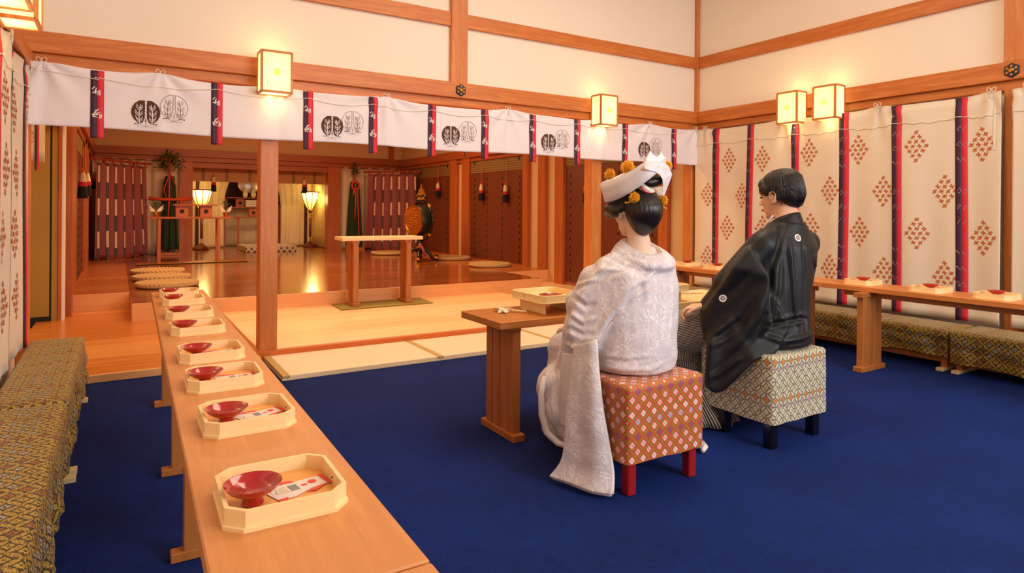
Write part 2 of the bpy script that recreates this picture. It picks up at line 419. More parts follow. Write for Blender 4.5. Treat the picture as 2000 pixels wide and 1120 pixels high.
        if boxuv:
            l = me.uv_layers.get('UV') or me.uv_layers.new(name='UV')
            for p in me.polygons:
                n = p.normal; ax = max(range(3), key=lambda i: abs(n[i]))
                for li in p.loop_indices:
                    c = me.vertices[me.loops[li].vertex_index].co
                    l.data[li].uv = ((c.y, c.z), (c.x, c.z), (c.x, c.y))[ax]
        if smooth:
            me.polygons.foreach_set('use_smooth', [True]*len(me.polygons))
            if smooth != 'all': me.set_sharp_from_angle(angle=math.radians(38))
        me.update(); return me
def O(name, b, mat, parent=None, w=False, **kw):
    me = b.mesh(name, **kw) if isinstance(b, B) else b
    me.materials.clear(); me.materials.append(M[mat] if isinstance(mat, str) else mat)
    if w and parent: me.transform(parent.matrix_basis.inverted() if parent.parent is None else (parent.parent.matrix_basis @ parent.matrix_basis).inverted())
    o = bpy.data.objects.new(name, me); C.objects.link(o); o.parent = parent; return o
def tag(o, label=None, cat=None, group=None, kind=None):
    for k, v in (('label', label), ('category', cat), ('group', group), ('kind', kind)):
        if v: o[k] = v
    return o
def T(name, label, cat, loc=(0, 0, 0), rz=0, group=None):
    o = bpy.data.objects.new(name, None); C.objects.link(o); o.location = loc; o.rotation_euler = (0, 0, rz); o.empty_display_size = .05
    bpy.context.view_layer.update()
    return tag(o, label, cat, group)
def dup(o, loc=None, rz=None, label=None, parent=None):
    c = o.copy(); C.objects.link(c); c.parent = parent
    if loc is not None: c.location = loc
    if rz is not None: c.rotation_euler = (0, 0, rz)
    if label: c['label'] = label
    for ch in list(o.children): dup(ch, parent=c)
    return c
def struct(name, b, mat, parent=None, **kw):
    o = O(name, b, mat, parent, **kw)
    if not parent: o['kind'] = 'structure'
    return o
def bx(a, b): return B().box(a, b)
trim_n = [0]
def trim(a, b, mat, bev=.004):
    trim_n[0] += 1; return struct('trim_%d' % trim_n[0], bx(a, b), mat, bev=bev)
exec_parts = []
# ================================================================ ROOM SHELL
YB = 4.88; XR = 5.40; XL = -.52
struct('floor', bx((XL-.1, -3, -.04), (XR+.1, 4.80, 0)), 'carpet')
def planks(root, name, x0, x1, y0, y1, z, wd, mat, th=.02, axis='x', gap=.0015, lens=None):
    # boards laid side by side, each one an object sharing one mesh
    cnt = max(1, round((y1-y0)/wd if axis == 'x' else (x1-x0)/wd)); L = (x1-x0) if axis == 'x' else (y1-y0)
    pw = ((y1-y0) if axis == 'x' else (x1-x0))/cnt
    cuts = lens or [1.0]; me = {}
    for i in range(cnt):
        pos = 0; seq = cuts[i % len(cuts)] if lens else [1.0]
        for fr_ in seq:
            a = pos*L; b_ = (pos+fr_)*L; pos += fr_
            key = round(b_-a, 4)
            if key not in me:
                h = pw/2-gap/2
                bb = bx((gap/2, -h, -th), (b_-a-gap/2, h, 0)) if axis == 'x' else bx((-h, gap/2, -th), (h, b_-a-gap/2, 0))
                me[key] = bb.mesh(name, bev=.0012)
                me[key].materials.append(M[mat])
            o = bpy.data.objects.new(name, me[key]); C.objects.link(o); o.parent = root
            o.location = (x0+a, y0+pw*(i+.5), z) if axis == 'x' else (x0+pw*(i+.5), y0+a, z)
# tatami strip in front of the post line, mats butted end to end with borders
tat = struct('trim_tatami_strip', bx((.89, 4.17, .001), (XR, 4.80, .012)), 'tatami')
xs = [.89, 1.97, 3.02, 4.12, XR]
for i in range(4):
    O('tatami_mat', bx((xs[i]+.045, 4.175, .012), (xs[i+1]-.002, 4.795, .030)), 'tatami', tat, bev=.003)
    O('tatami_border', bx((xs[i]+.0, 4.172, .012), (xs[i]+.043, 4.797, .0312)), 'tatami_edge', tat, bev=.003)
# light boarded platform behind the post line
pf = struct('floor_platform', bx((.86, 4.80, 0), (3.92, 6.72, .05)), 'riser')
planks(pf, 'plank', .87, 3.92, 4.83, 6.72, .072, .295, 'plank_light', lens=[[1.0]])
M['riser2'] = wood('sill_wood', 'c0662c', 'd07c3e', 0, .4); O('front_sill', bx((.80, 4.795, 0), (XR, 4.83, .066)), 'riser2', pf, bev=.003)
fl2 = struct('floor_right_lower', bx((3.92, 4.83, 0), (XR, 7.9, .02)), 'dbeamx')
planks(fl2, 'plank', 3.925, XR, 4.83, 7.8, .04, .24, 'plank_light', axis='x')
O('curb', bx((3.90, 4.83, .02), (3.99, 6.72, .076)), 'plank_light', fl2, bev=.003)
# orange boarded floor on the left
lf = struct('floor_left_entry', bx((-.62, 4.74, -.001), (.86, 7.62, .02)), 'riser')
planks(lf, 'plank', -.62, .86, 4.735, 7.62, .05, .24, 'plank_orange', axis='x', th=.03)
O('front_edge', bx((-.62, 4.705, 0), (.86, 4.735, .049)), 'riser', lf, bev=.003)
# stage
st = struct('floor_stage', bx((.115, 6.74, .02), (4.63, 16.4, .185)), 'riser')
planks(st, 'plank', .115, 4.63, 6.75, 16.3, .21, .19, 'plank_stage', axis='x', lens=[[.5, .5], [.3, .45, .25], [.6, .4], [.2, .5, .3]])
O('riser_board', bx((.115, 6.72, .02), (4.63, 6.745, .209)), 'riser', st, bev=.003)
for nm, a, b in (('floor_side_left', -.45, .113), ('floor_side_right', 4.632, 5.42)):
    sd = struct(nm, bx((a, 7.66, .0), (b, 13.45, .185)), 'riser')
    planks(sd, 'plank', a, b, 7.66, 13.45, .21, .36, 'plank_side', axis='y' if False else 'x')
    O('riser_board', bx((a, 7.62, .02), (b, 7.655, .209)), 'riser', sd, bev=.003)
# walls
wb = struct('wall_back_upper', bx((XL, YB, 2.0), (XR, YB+.09, 3.7)), 'plaster')
wr = struct('wall_right', bx((XR, -3, 0), (XR+.1, 4.97, 3.7)), 'plaster')
wl = struct('wall_left', bx((XL-.1, -3, 0), (XL, 4.97, 3.7)), 'plaster')
struct('wall_behind', bx((XL, -3.1, 0), (XR, -3, 3.7)), 'plaster')
struct('ceiling', bx((XL-.1, -3.1, 3.7), (XR+.1, 5, 3.8)), 'plaster')
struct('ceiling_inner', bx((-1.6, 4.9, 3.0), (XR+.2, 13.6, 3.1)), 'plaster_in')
# main beams (nageshi), lower strip and the rails above
trim((XL, 4.815, 2.035), (XR, YB, 2.165), 'beamx'); trim((XL, 4.845, 1.965), (XR, YB+.02, 2.035), 'beamx')
trim((5.335, -3, 2.035), (XR, 4.815, 2.165), 'beamy'); trim((5.365, -3, 1.965), (XR, 4.845, 2.035), 'beamy')
trim((XL, -3, 1.925), (-.442, 4.83, 2.025), 'beamy')
trim((XL, 4.85, 2.645), (XR, YB, 2.765), 'beamx', .003); trim((5.37, -3, 2.645), (XR, 4.85, 2.765), 'beamy', .003)
trim((2.385, 4.835, 2.165), (2.54, YB, 3.7), 'post'); trim((5.36, 4.84, 2.165), (XR+.01, YB+.01, 3.7), 'post')
trim((5.345, 1.86, 2.165), (XR+.01, 2.01, 3.7), 'post'); trim((5.345, 1.87, 0), (XR+.01, 2.005, 1.97), 'post')
trim((XL, 4.82, .05), (XL+.06, 4.95, 2.0), 'post'); trim((5.27, 4.83, .04), (5.385, 4.95, 2.0), 'post')
trim((.868, 4.83, .06), (.992, 4.955, 2.0), 'post'); trim((3.90, 4.83, .06), (4.02, 4.955, 2.0), 'post')
# inner right wall: dark posts, plaster strips, blinds
XI = 5.38
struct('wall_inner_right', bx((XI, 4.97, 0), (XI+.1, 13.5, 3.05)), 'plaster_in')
for a, b in ((5.23, 5.37), (7.22, 7.42), (7.67, 7.85), (8.14, 8.27), (10.05, 10.32), (10.55, 10.8)):
    trim((XI-.07, a, .03 if b < 7.7 else .2), (XI+.01, b, 2.0), 'dpost')
trim((XI-.09, 4.97, 2.0), (XI+.01, 13.4, 2.15), 'dbeamy'); trim((XI-.05, 4.97, 1.93), (XI+.01, 13.4, 2.0), 'dbeamy')
# inner left wall
XJ = -.42
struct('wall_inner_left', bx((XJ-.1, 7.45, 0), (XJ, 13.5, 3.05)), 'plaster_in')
for a, b in ((7.42, 8.15), (10.25, 10.6), (11.1, 11.5)): trim((XJ-.02, a, .2 if a > 7.5 else .05), (XJ+.05, b, 2.0), 'dpost')
trim((XJ-.02, 7.3, 2.0), (XJ+.09, 13.4, 2.15), 'dbeamy'); trim((XJ-.02, 7.3, 1.93), (XJ+.05, 13.4, 2.0), 'dbeamy')
# side corridor behind the left post: ochre door, frame, small hanging curtain
struct('wall_corridor_left', bx((-1.5, 4.9, -.02), (-1.4, 7.3, 3.05)), 'plaster_in')
struct('wall_corridor_end', bx((-1.5, 7.32, -.02), (XJ-.02, 7.42, 3.05)), 'plaster_in')
struct('floor_corridor', bx((-1.5, 4.9, -.03), (-.62, 7.35, 0)), 'mat')
dr = struct('door_1', bx((-1.3, 7.10, .09), (-.523, 7.14, 1.9)), 'dooryellow', bev=.003)
O('kick_plate', bx((-1.3, 7.09, .0), (-.51, 7.15, .09)), 'darkgap', dr)
O('door_edge_gap', bx((-.523, 7.11, .09), (-.508, 7.15, 1.9)), 'darkgap', dr)  # solid dark strip, the shade of the gap put into its colour
O('door_leaf', bx((-.508, 7.10, .02), (-.464, 7.16, 1.9)), 'dooryellow', dr, bev=.002)
trim((-.462, 7.09, 0), (-.437, 7.2, 1.95), 'dpost'); trim((-.436, 7.10, 0), (-.412, 7.25, 1.95), 'plaster'); trim((-.425, 7.32, .05), (-.365, 7.44, 2.0), 'dpost')
trim((-1.4, 7.0, 1.85), (-.42, 7.09, 2.1), 'dbeamx')
# inner back wall with the altar opening
YI = 13.42
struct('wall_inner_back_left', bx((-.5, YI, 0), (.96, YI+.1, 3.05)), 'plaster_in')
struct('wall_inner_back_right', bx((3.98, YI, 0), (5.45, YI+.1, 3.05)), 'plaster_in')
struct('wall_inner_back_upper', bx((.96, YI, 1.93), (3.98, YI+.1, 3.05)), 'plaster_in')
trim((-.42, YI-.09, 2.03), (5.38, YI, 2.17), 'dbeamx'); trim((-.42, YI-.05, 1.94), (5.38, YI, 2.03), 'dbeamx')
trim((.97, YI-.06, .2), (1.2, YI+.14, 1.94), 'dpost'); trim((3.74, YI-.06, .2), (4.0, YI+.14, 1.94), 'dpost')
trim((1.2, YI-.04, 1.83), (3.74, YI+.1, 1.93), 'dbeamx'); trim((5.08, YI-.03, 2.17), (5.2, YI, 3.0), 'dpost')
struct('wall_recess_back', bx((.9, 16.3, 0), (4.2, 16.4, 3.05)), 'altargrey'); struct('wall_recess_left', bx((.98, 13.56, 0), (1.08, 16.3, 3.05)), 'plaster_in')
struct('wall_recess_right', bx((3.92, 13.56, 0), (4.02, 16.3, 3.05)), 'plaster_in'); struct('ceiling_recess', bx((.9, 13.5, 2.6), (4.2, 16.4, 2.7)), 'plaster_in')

# ================================================================ CURTAINS
VX0, VX1, VZ0, VZ1 = -.47, 5.375, 1.585, 1.972
TIES = [-.40, .235, .985, 1.80, 2.92, 3.98, 4.62, 5.30]
def val_y(x, z):
    y = 4.792; 
    for i, t in enumerate(TIES):
        dx = x-t; dz = (VZ1+.03)-z; r = math.hypot(dx, dz)+.02; a = math.atan2(dx, dz)
        y += .010*math.sin(a*9+i*1.7)*math.exp(-((r-.12)/.22)**2)*min(1, r/.06) + .014*math.exp(-(dx/.035)**2)*min(1, dz/.15)*(-1 if i % 2 else .7)
    return y + .006*math.sin(x*3.1+1)*(VZ1-z)/.39
def val_top(x):
    d = min(abs(x-t) for t in TIES); return VZ1 - .022*(1-math.exp(-(d/.16)**2))
def cpt(x, z, off=0): return V((x, val_y(x, z)-off, z))
val = T('shrine_valance', 'long white valance with brown leaf crests hanging below the back beam', 'curtain', (2.45, 4.8, 1.585))
b = B().grid(lambda a, c: cpt(VX0+(VX1-VX0)*a, VZ0+.006*math.sin(a*23)+(val_top(VX0+(VX1-VX0)*a)-VZ0)*c), 420, 26)
O('cloth', b, 'white', val, w=True, smooth='all', solid=-.0015)
RX = [-.114, .575, 1.19, 1.688, 2.189, 2.686, 3.178, 3.684, 4.285, 4.96]
def squiggle(b, ptf, x, z, s, seed, wd=.0035):
    r = random.Random(seed)
    for k in range(5):
        p = [(x+r.uniform(-s, s)*.8, z+r.uniform(-s, s)) for _ in range(2)]
        q = ((p[0][0]+p[1][0])/2+r.uniform(-.4, .4)*s, (p[0][1]+p[1][1])/2+r.uniform(-.4, .4)*s)
        pts = [p[0], q, p[1]]
        for (x0, z0), (x1, z1) in zip(pts, pts[1:]):
            dx, dz = x1-x0, z1-z0; L = math.hypot(dx, dz)+1e-6; nx, nz = -dz/L*wd/2, dx/L*wd/2
            b.add([ptf(x0+nx, z0+nz), ptf(x0-nx, z0-nz), ptf(x1-nx, z1-nz), ptf(x1+nx, z1+nz)], [(0, 1, 2, 3)])
for i, x in enumerate(RX):
    for j, (dx, m) in enumerate(((-.018, 'purple'), (.018, 'red'))):
        b = B().grid(lambda a, c: cpt(x+dx-.018+.036*a, VZ0-.06+(val_top(x)-VZ0+.06)*c, .004+.003*math.sin(c*7+i)*(c < .3)), 2, 30)
        O('ribbon', b, m, val, w=True, smooth='all', solid=-.0012)
    for zz in (1.825, 1.683):
        b = B()
        squiggle(b, lambda X, Z: cpt(X, Z, .0065), x-.012, zz, .028, int(zz*100), .0052)
        squiggle(b, lambda X, Z: cpt(X, Z, .0065), x+.014, zz-.012, .024, 7+int(zz*100), .0042)
        O('ribbon_print', b, 'print', val, w=True)
# crests: pair of serrated leaves in a disc, one solid and one outlined behind
def leafpts(side, n=26):
    # half disc leaf in unit radius, inner edge near x=0, drifting
    out = []
    for i in range(n+1):
        t = -PI/2*.86+PI*.93*i/n; k = 1+.035*((i % 5)/5)
        out.append((side*(.04+.93*math.cos(t)*k), .96*math.sin(t)*k))
    inn = []
    for i in range(11):
        s = i/10; zz = .93-1.72*s; inn.append((side*(.045+.07*s*s+.045*((i % 2))+.16*max(0, s-.75)*3), zz))
    return out, inn
def strip(b, ptf, pts, wd):
    for (x0, z0), (x1, z1) in zip(pts, pts[1:]):
        dx, dz = x1-x0, z1-z0; L = math.hypot(dx, dz)+1e-6; nx, nz = -dz/L*wd/2, dx/L*wd/2
        b.add([ptf(x0+nx, z0+nz), ptf(x0-nx, z0-nz), ptf(x1-nx, z1-nz), ptf(x1+nx, z1+nz)], [(0, 1, 2, 3)])
def veins(side):
    mid = [(side*(.30-.0*s), 0) for s in (0,)]
    ms = [(side*(.36+.1*math.sin((1-s)*2.6)), -.92+1.5*s) for s in [k/10 for k in range(11)]]
    vs = []
    for k in range(6):
        p = ms[1+k*3//2]; L = .36-.03*abs(k-2)
        vs.append([p, (p[0]+side*L*.45, p[1]+.10), (p[0]+side*L*.82, p[1]+.33)])
        vs.append([p, (p[0]-side*L*.40, p[1]+.08), (p[0]-side*L*.68, p[1]+.24)])
    return ms, vs
def crest(cx, cz, R, solid):
    f0 = lambda off: (lambda x, z: cpt(cx+x*R, cz+z*R, off)); b = B(); b2 = B(); f = f0(.0045); vb = []
    for side in (-1, 1):
        o_, i_ = leafpts(side); ms, vs = veins(side)
        if solid:
            # fill by rows
            n = 22
            for k in range(n):
                za = -.86+1.76*k/n; zb = -.86+1.76*(k+1)/n
                def span(z):
                    r = math.sqrt(max(0, .98**2-z*z)); ser = .05*(((z*4.2+.1) % 1)-.3)
                    inn = .05+.06*((z*4+10) % 1)*.6+max(0, -z-.45)*.45
                    return inn, max(inn+.02, r+ser if r > .15 else r)
                a0, a1 = span(za); c0, c1 = span(zb)
                for h in range(8):
                    u0, u1 = h/8, (h+1)/8
                    b.add([f(side*(a0+(a1-a0)*u0), za), f(side*(a0+(a1-a0)*u1), za), f(side*(c0+(c1-c0)*u1), zb), f(side*(c0+(c1-c0)*u0), zb)], [(0, 1, 2, 3)])
            b2 = B(); vb.append(b2); strip(b2, f0(.0075), ms, .055)
            for v_ in vs: strip(b2, f0(.0075), v_, .042)
        else:
            strip(b, f, o_, .026); strip(b, f, i_, .026); strip(b, f, ms, .026)
            for v_ in vs: strip(b, f, v_, .024)
    for side in (-1, 1):
        strip(b, f, [(0, -1.12), (side*.25, -1.02), (side*.5, -.9), (side*.25, -.78), (0, -.76)], .018)
        strip(b, f, [(0, -1.12), (side*.3, -1.2), (side*.62, -1.08)], .014)
        strip(b, f, [(side*.5, -.92), (side*.6, -.93)], .07); strip(b, f, [(side*.66, -.92), (side*.78, -.96)], .07)
    strip(b, f, [(0, -1.12), (0, -.7)], .02); strip(b, f, [(0, -.72), (0, -.52)], .07 if solid else .03)
    o = O('solid_crest' if solid else 'outline_crest', b, 'crest', val, w=True)
    for b2 in vb: O('leaf_veins', b2, 'white', o, w=True)
for xa, xb, zc in ((.152, .315, 1.712), (1.368, 1.525, 1.712), (2.362, 2.52, 1.712), (3.353, 3.51, 1.712), (4.545, 4.70, 1.712)):
    crest(xb, zc+.045, .083, False); crest(xa, zc, .083, True)
b = B()
for x0, x1 in zip(RX[:-1], RX[1:]):
    b.tube([cpt(x0+(x1-x0)*k/14, 1.905-.028*math.sin(PI*k/14)+.008*math.exp(-((min(abs(x0+(x1-x0)*k/14-t) for t in TIES))/.05)**2), .006) for k in range(15)], .0022, 5)
b.tube([cpt(VX0+.01+(RX[0]-VX0)*k/6, 1.925-.03*k/6, .006) for k in range(7)], .0022, 5)
for x in RX: b.tube([cpt(x-.014, 1.905, .009), cpt(x-.004, 1.905, .009)], .003, 6); b.tube([cpt(x+.006, 1.905, .009), cpt(x+.018, 1.905, .009)], .003, 6)
O('cord', b, 'cord', val, w=True, smooth='all')
def bow(b, p, s=1., ax=V((1, 0, 0)), out=V((0, -1, 0))):
    for sg in (-1, 1):
        b.tube([p+ax*(sg*.022*s*math.sin(PI*t/8)*(1.2 if t < 5 else .9))+V((0, 0, .018*s*math.sin(2*PI*t/8)))+out*.006 for t in range(9)], .0025*s, 5)
        b.tube([p+out*.004, p+ax*sg*.012*s+V((0, 0, -.03*s))+out*.008, p+ax*sg*.006*s+V((0, 0, -.055*s))+out*.004], .0022*s, 5)
    b.ball(p+out*.006, .006*s, 5)
for t in TIES:
    b = B(); bow(b, V((t, 4.80, 1.985)), 1.0); O('tie', b, 'cord', val, w=True, smooth='all')
    b = B(); b.tube([(t+.01, 4.845, 1.995), (t+.01, 4.80, 1.995), (t+.01, 4.80, 2.005)], .003, 6); b.ball((t+.01, 4.80, 2.008), .005, 6); O('hook', b, 'gold', val, w=True, smooth='all')

def wall_curtain(name, label, X, y0, y1, ribs, mots, side, z0=.30, z1=1.962, group=None, ties=None, phase=0):
    # side +1: hangs on the right wall, front faces -X ; -1: left wall, front faces +X
    ties = ties or [y0+.1, y1-.1]
    def cx(y, z):
        d = (z1-z)
        f = .010*math.sin(y*9+phase)+.008*math.sin(y*21+phase*2)*min(1, d)+.004*math.sin(y*5+z*3)
        for i, t in enumerate(ties):
            r = math.hypot(y-t, d+.03)+.02; f += .011*math.sin(math.atan2(y-t, d+.03)*9+i)*math.exp(-((r-.14)/.2)**2)
        return X+side*f*.9
    pt = lambda y, z, off=0: V((cx(y, z)-side*off, y, z))
    t = T(name, label, 'curtain', (X, (y0+y1)/2, z0), group=group)
    top = lambda y: z1-.018*(1-math.exp(-(min(abs(y-q) for q in ties)/.14)**2))
    b = B().grid(lambda a, c: pt(y0+(y1-y0)*a, z0+(top(y0+(y1-y0)*a)-z0)*c), int((y1-y0)*90), 30)
    O('cloth', b, 'beige', t, w=True, smooth='all', solid=.0015)
    for i, y in enumerate(ribs):
        for dy, m in ((.02*side, 'purple'), (-.02*side, 'red')):
            b = B().grid(lambda a, c: pt(y+dy-.02+.04*a+.006*side*math.sin(c*3+i), z0+(top(y)-z0)*c, .004), 2, 40)
            O('ribbon', b, m, t, w=True, smooth='all', solid=.001)
        b = B()
        for zc in [1.72-.115*k for k in range(12)]:
            if int((1.72-zc)/.115+.5) % 4 == 3: continue
            k = int(zc*100)
            for q, dy in enumerate((.018, -.018)):
                c_ = (y+dy*side, zc-q*.006)
                pts = [(c_[0]+.013*math.cos(a_*1.1+k)*(1+.5*math.sin(a_*2+k)), c_[1]+.017*math.sin(a_*1.1)*(1+.4*math.cos(a_*3+k))) for a_ in range(6)]
                strip(b, lambda Y, Z: pt(Y, Z, .0062), pts, .0028)
        O('ribbon_print', b, 'thinprint', t, w=True)
    b0 = None
    for k, (y, z) in enumerate(mots):
        b = B()
        for i in range(4):
            for j in range(4):
                cy_ = y+side*(i-j)*.0235*-1; cz_ = z+(3-i-j)*.034*.5*1.9-.0*z
                cz_ = z+(3-(i+j))*.0365
                sc = .0165; wv = .0105
                rot = ((i*3+j*5+k) % 4)*.25
                for q in range(4):
                    an = rot+PI/4*.8+q*PI/2+(.25 if q % 2 else -.1); L_ = sc*(1.25 if q % 2 else .95)
                    dy_, dz_ = math.cos(an)*L_*.8, math.sin(an)*L_*1.15
                    strip(b, lambda Y, Z: pt(Y, Z, .003), [(cy_-dy_*.12, cz_-dz_*.12), (cy_+dy_, cz_+dz_)], wv)
        O('printed_motif', b, 'motif', t, w=True)
    b = B(); rr = sorted([y0+.01]+list(ribs)+[y1-.01])
    for a0, a1 in zip(rr, rr[1:]):
        b.tube([pt(a0+(a1-a0)*q/12, z1-.155-.02*math.sin(PI*q/12)+.006*math.sin(q*2.), .007) for q in range(13)], .0024, 5)
    O('cord', b, 'cord', t, w=True, smooth='all')
    for q in ties:
        b = B(); bow(b, V((X-side*.008, q, z1+.012)), 1.1, V((0, 1, 0)), V((-side, 0, 0))); O('tie', b, 'cord', t, w=True, smooth='all')
    for q in (y0+.04 if side > 0 else y0+.04,): 
        b = B(); b.grid(lambda a, c: pt(q+.008-.016*a, z1-.42+.30*c, .006), 1, 8); O('hanging_tape', b, 'cord', t, w=True, solid=.001)
    return t
RR = [4.522, 4.095, 3.618, 3.15, 2.707, 2.249]
cols = [(4.363, 1.613, 4.376, .923), (3.956, 1.60, 3.95, .925), (3.469, 1.628, 3.453, .955), (3.029, 1.62, 3.011, .928), (2.56, 1.611, 2.552, .932), (2.12, 1.591, 2.11, .915)]
mots = []
for a, bz, c, d in cols: mots += [(a, bz), (c, d)]
mots += [(y, z) for y, z in ((4.625, 1.267), (4.196, 1.25), (3.75, 1.27), (3.267, 1.28), (2.816, 1.265), (2.362, 1.256), (4.62, .60), (4.19, .60), (3.72, .6), (3.262, .597), (2.807, .605), (2.361, .605))]
wall_curtain('wall_curtain', 'tall cream curtain with rust diamond motifs behind the groom on the right wall', 5.30, 2.0, 4.80, RR, mots, 1, ties=[4.66, 3.72, 2.86, 2.06], group=None)
wall_curtain('wall_curtain', 'cream curtain edge at the far right of the photo, beyond the wall post', 5.29, .3, 1.93, [1.45, .95], [(1.62, 1.5), (1.62, .9)], 1, ties=[1.84, 1.1, .4])
LR = [4.48, 4.03, 3.58, 3.13, 2.68, 2.2, 1.75, 1.3]
lm = [(y+.2, z) for y in (4.43, 3.98, 3.53, 3.08, 2.63, 2.15, 1.7) for z in (1.60, .95)]+[(y+.1, z) for y in (4.13, 3.68, 3.23, 2.78, 2.3, 1.85) for z in (1.27, .62)]
wall_curtain('wall_curtain', 'cream curtain with red and purple stripes on the left wall above the bench', -.455, .5, 4.79, LR, lm, -1, z0=.30, z1=1.925, ties=[4.72, 3.9, 3.1, 2.3, 1.5], phase=2)
dc = T('doorway_curtain', 'short cream curtain with dark stripes above the ochre door on the left', 'curtain', (-.72, 6.6, 1.55))
fx = lambda x, z: 6.6+.03*math.sin(x*24)+.02*math.sin(x*51)
b = B().grid(lambda a, c: V((-1.15+.63*a, fx(-1.15+.63*a, 0), 1.56-.10*a+.55*c)), 60, 6); O('cloth', b, 'beige', dc, w=True, smooth='all', solid=.0015)
for k, x in enumerate((-.88, -.80, -.69, -.58)):
    for dx, m in ((-.01, 'purple'), (.006, 'red')):
        b = B().grid(lambda a, c: V((x+dx+.014*a, fx(x+dx, 0)-.006, 1.48-.10*(x+1.15)/.63+.62*c)), 1, 8); O('ribbon', b, m, dc, w=True, solid=.001)
b = B()
for k, (x, z) in enumerate(((-.84, 1.85), (-.84, 1.72), (-.63, 1.66), (-.63, 1.8), (-.745, 1.75))):
    for j in range(12):
        a_ = k+j*2.4; strip(b, lambda X, Z: V((X, fx(X, 0)-.007, Z)), [(x+.028*math.cos(a_), z+.05*math.sin(a_)), (x+.028*math.cos(a_)+.012, z+.05*math.sin(a_)+.012)], .007)
O('printed_motif', b, 'motif', dc, w=True)

# ================================================================ LANTERNS AND FITTINGS
def lantern(label, loc, rz):
    t = T('wall_lantern', label, 'lantern', loc, 0, 'square paper lanterns on the beams')
    w_, h_, d_ = .10, .14, .135    # half width, half height, depth; front is local -Y
    fr_ = B(); e = .008
    for sx in (-1, 1):
        for y in (0, -d_): fr_.box((sx*w_-e, y-e, -h_), (sx*w_+e, y+e, h_))
        for z in (-h_, h_): fr_.box((sx*w_-e, -d_, z-e), (sx*w_+e, 0, z+e))
    for y in (0, -d_):
        for z in (-h_, h_): fr_.box((-w_, y-e, z-e), (w_, y+e, z+e))
    O('frame', fr_, 'post', t, bev=.0015)
    for a, c in (((-w_, -d_-.002, -h_), (w_, -d_+.001, h_)), ((-w_-.002, -d_, -h_), (-w_+.001, 0, h_)), ((w_-.001, -d_, -h_), (w_+.002, 0, h_)), ((-w_, -d_, -h_-.002), (w_, 0, -h_+.001))):
        O('paper_pane', bx(a, c), 'paper', t)
    O('disc_mark', B().lathe([(.027, 0), (.027, .002)], (0, 0, 0), 28, Matrix.Translation((.0, -d_-.001, .0)) @ Matrix.Rotation(PI/2, 4, 'X')), 'disc', t)
    O('back_plate', bx((-w_*.6, 0, -h_*.7), (w_*.6, .03, h_*.6)), 'metal_dk', t, bev=.002)
    t.rotation_euler = (0, 0, rz)
    for k, (z, e_) in enumerate(((h_+.03, .6), (-h_-.05, .45))):
        R_ = Matrix.Rotation(rz, 3, 'Z'); p = V(loc)+R_ @ V((0, -d_/2, z)); point('lantern_glow', p, e_, (1, .72, .3), .06)
    return t
lantern('paper wall lantern on the back beam above the left pillar', (.94, 4.785, 2.045), 0)
lantern('paper wall lantern on the back beam nearest the room corner', (3.955, 4.785, 2.043), 0)
lantern('paper wall lantern on the right wall, nearer the room corner', (5.335, 3.63, 2.045), -PI/2)
lantern('larger looking paper wall lantern on the right wall, nearer the camera', (5.335, 3.27, 2.045), -PI/2)
lantern('paper wall lantern at the top left, hanging below its neighbour', (-.442, 3.545, 2.047), PI/2)
lantern('paper wall lantern cut off by the top left corner of the photo', (-.442, 3.19, 2.047), PI/2)
def fitting(label, loc, rz, s=1):
    t = T('hexagonal_nail_cover', label, 'metal fitting', loc, 0, None)
    RX_ = Matrix.Rotation(PI/2, 4, 'X')
    O('plate', B().lathe([(.052*s, 0), (.052*s, .006), (.044*s, .010)], (0, 0, 0), 6, RX_ @ Matrix.Rotation(PI/6, 4, 'Z')), 'metal_dk', t)
    for k in range(6):
        a = k*PI/3+PI/6
        O('opening', B().lathe([(.010*s, 0), (.010*s, .0125)], (.031*s*math.cos(a), 0, .031*s*math.sin(a)), 4, RX_), 'beamx', t)
    O('boss', B().lathe([(.017*s, 0), (.017*s, .016), (.011*s, .020), (.011*s, .014), (.005*s, .014), (.005*s, .022)], (0, 0, 0), 20, RX_), 'gold', t, smooth=True)
    t.rotation_euler = (0, 0, rz)
fitting('dark hexagonal metal fitting on the back beam below the upper post', (2.462, 4.815, 2.10), 0)
fitting('dark hexagonal metal fitting on the right wall beam at the photo edge', (5.335, 1.955, 2.10), -PI/2)
fitting('small dark metal fitting on the sanctuary side beam above the blinds', (5.29, 10.18, 2.07), -PI/2, .8)

# ================================================================ TABLES
def slat_leg(t, x, y0, y1, z0, z1, mat, th=.045, n=4, axis='y'):
    # leg panel of upright slats with a foot and a head rail; slats side by side along `axis`
    leg = O('leg', bx((x-th*.35, y0+.012, z0+.02), (x+th*.35, y1-.012, z1-.02)) if axis == 'y' else bx((y0+.012, x-th*.35, z0+.02), (y1-.012, x+th*.35, z1-.02)), mat, t, w=True)
    pw = (y1-y0)/n
    for i in range(n):
        a, c = y0+pw*i, y0+pw*(i+1)-.008; dx = th/2 if i % 2 == 0 or i == n-1 else th/2-.006
        b = bx((x-dx, a, z0+.032), (x+dx, c, z1-.03)) if axis == 'y' else bx((a, x-dx, z0+.032), (c, x+dx, z1-.03))
        O('slat', b, mat, leg, w=False, bev=.002)
        leg.children  # keep
    e = .028
    b = bx((x-th*.72, y0-e, z0), (x+th*.72, y1+e, z0+.034)) if axis == 'y' else bx((y0-e, x-th*.72, z0), (y1+e, x+th*.72, z0+.034))
    O('foot', b, mat, leg, bev=.003)
    b = bx((x-th*.7, y0+.01, z1-.032), (x+th*.7, y1+e, z1)) if axis == 'y' else bx((y0-e, x-th*.7, z1-.032), (y1+.01, x+th*.7, z1))
    O('head_rail', b, mat, leg, bev=.002)
    if t.location.length:
        for c_ in leg.children: c_.data.transform(Matrix.Translation(-t.location))
    return leg
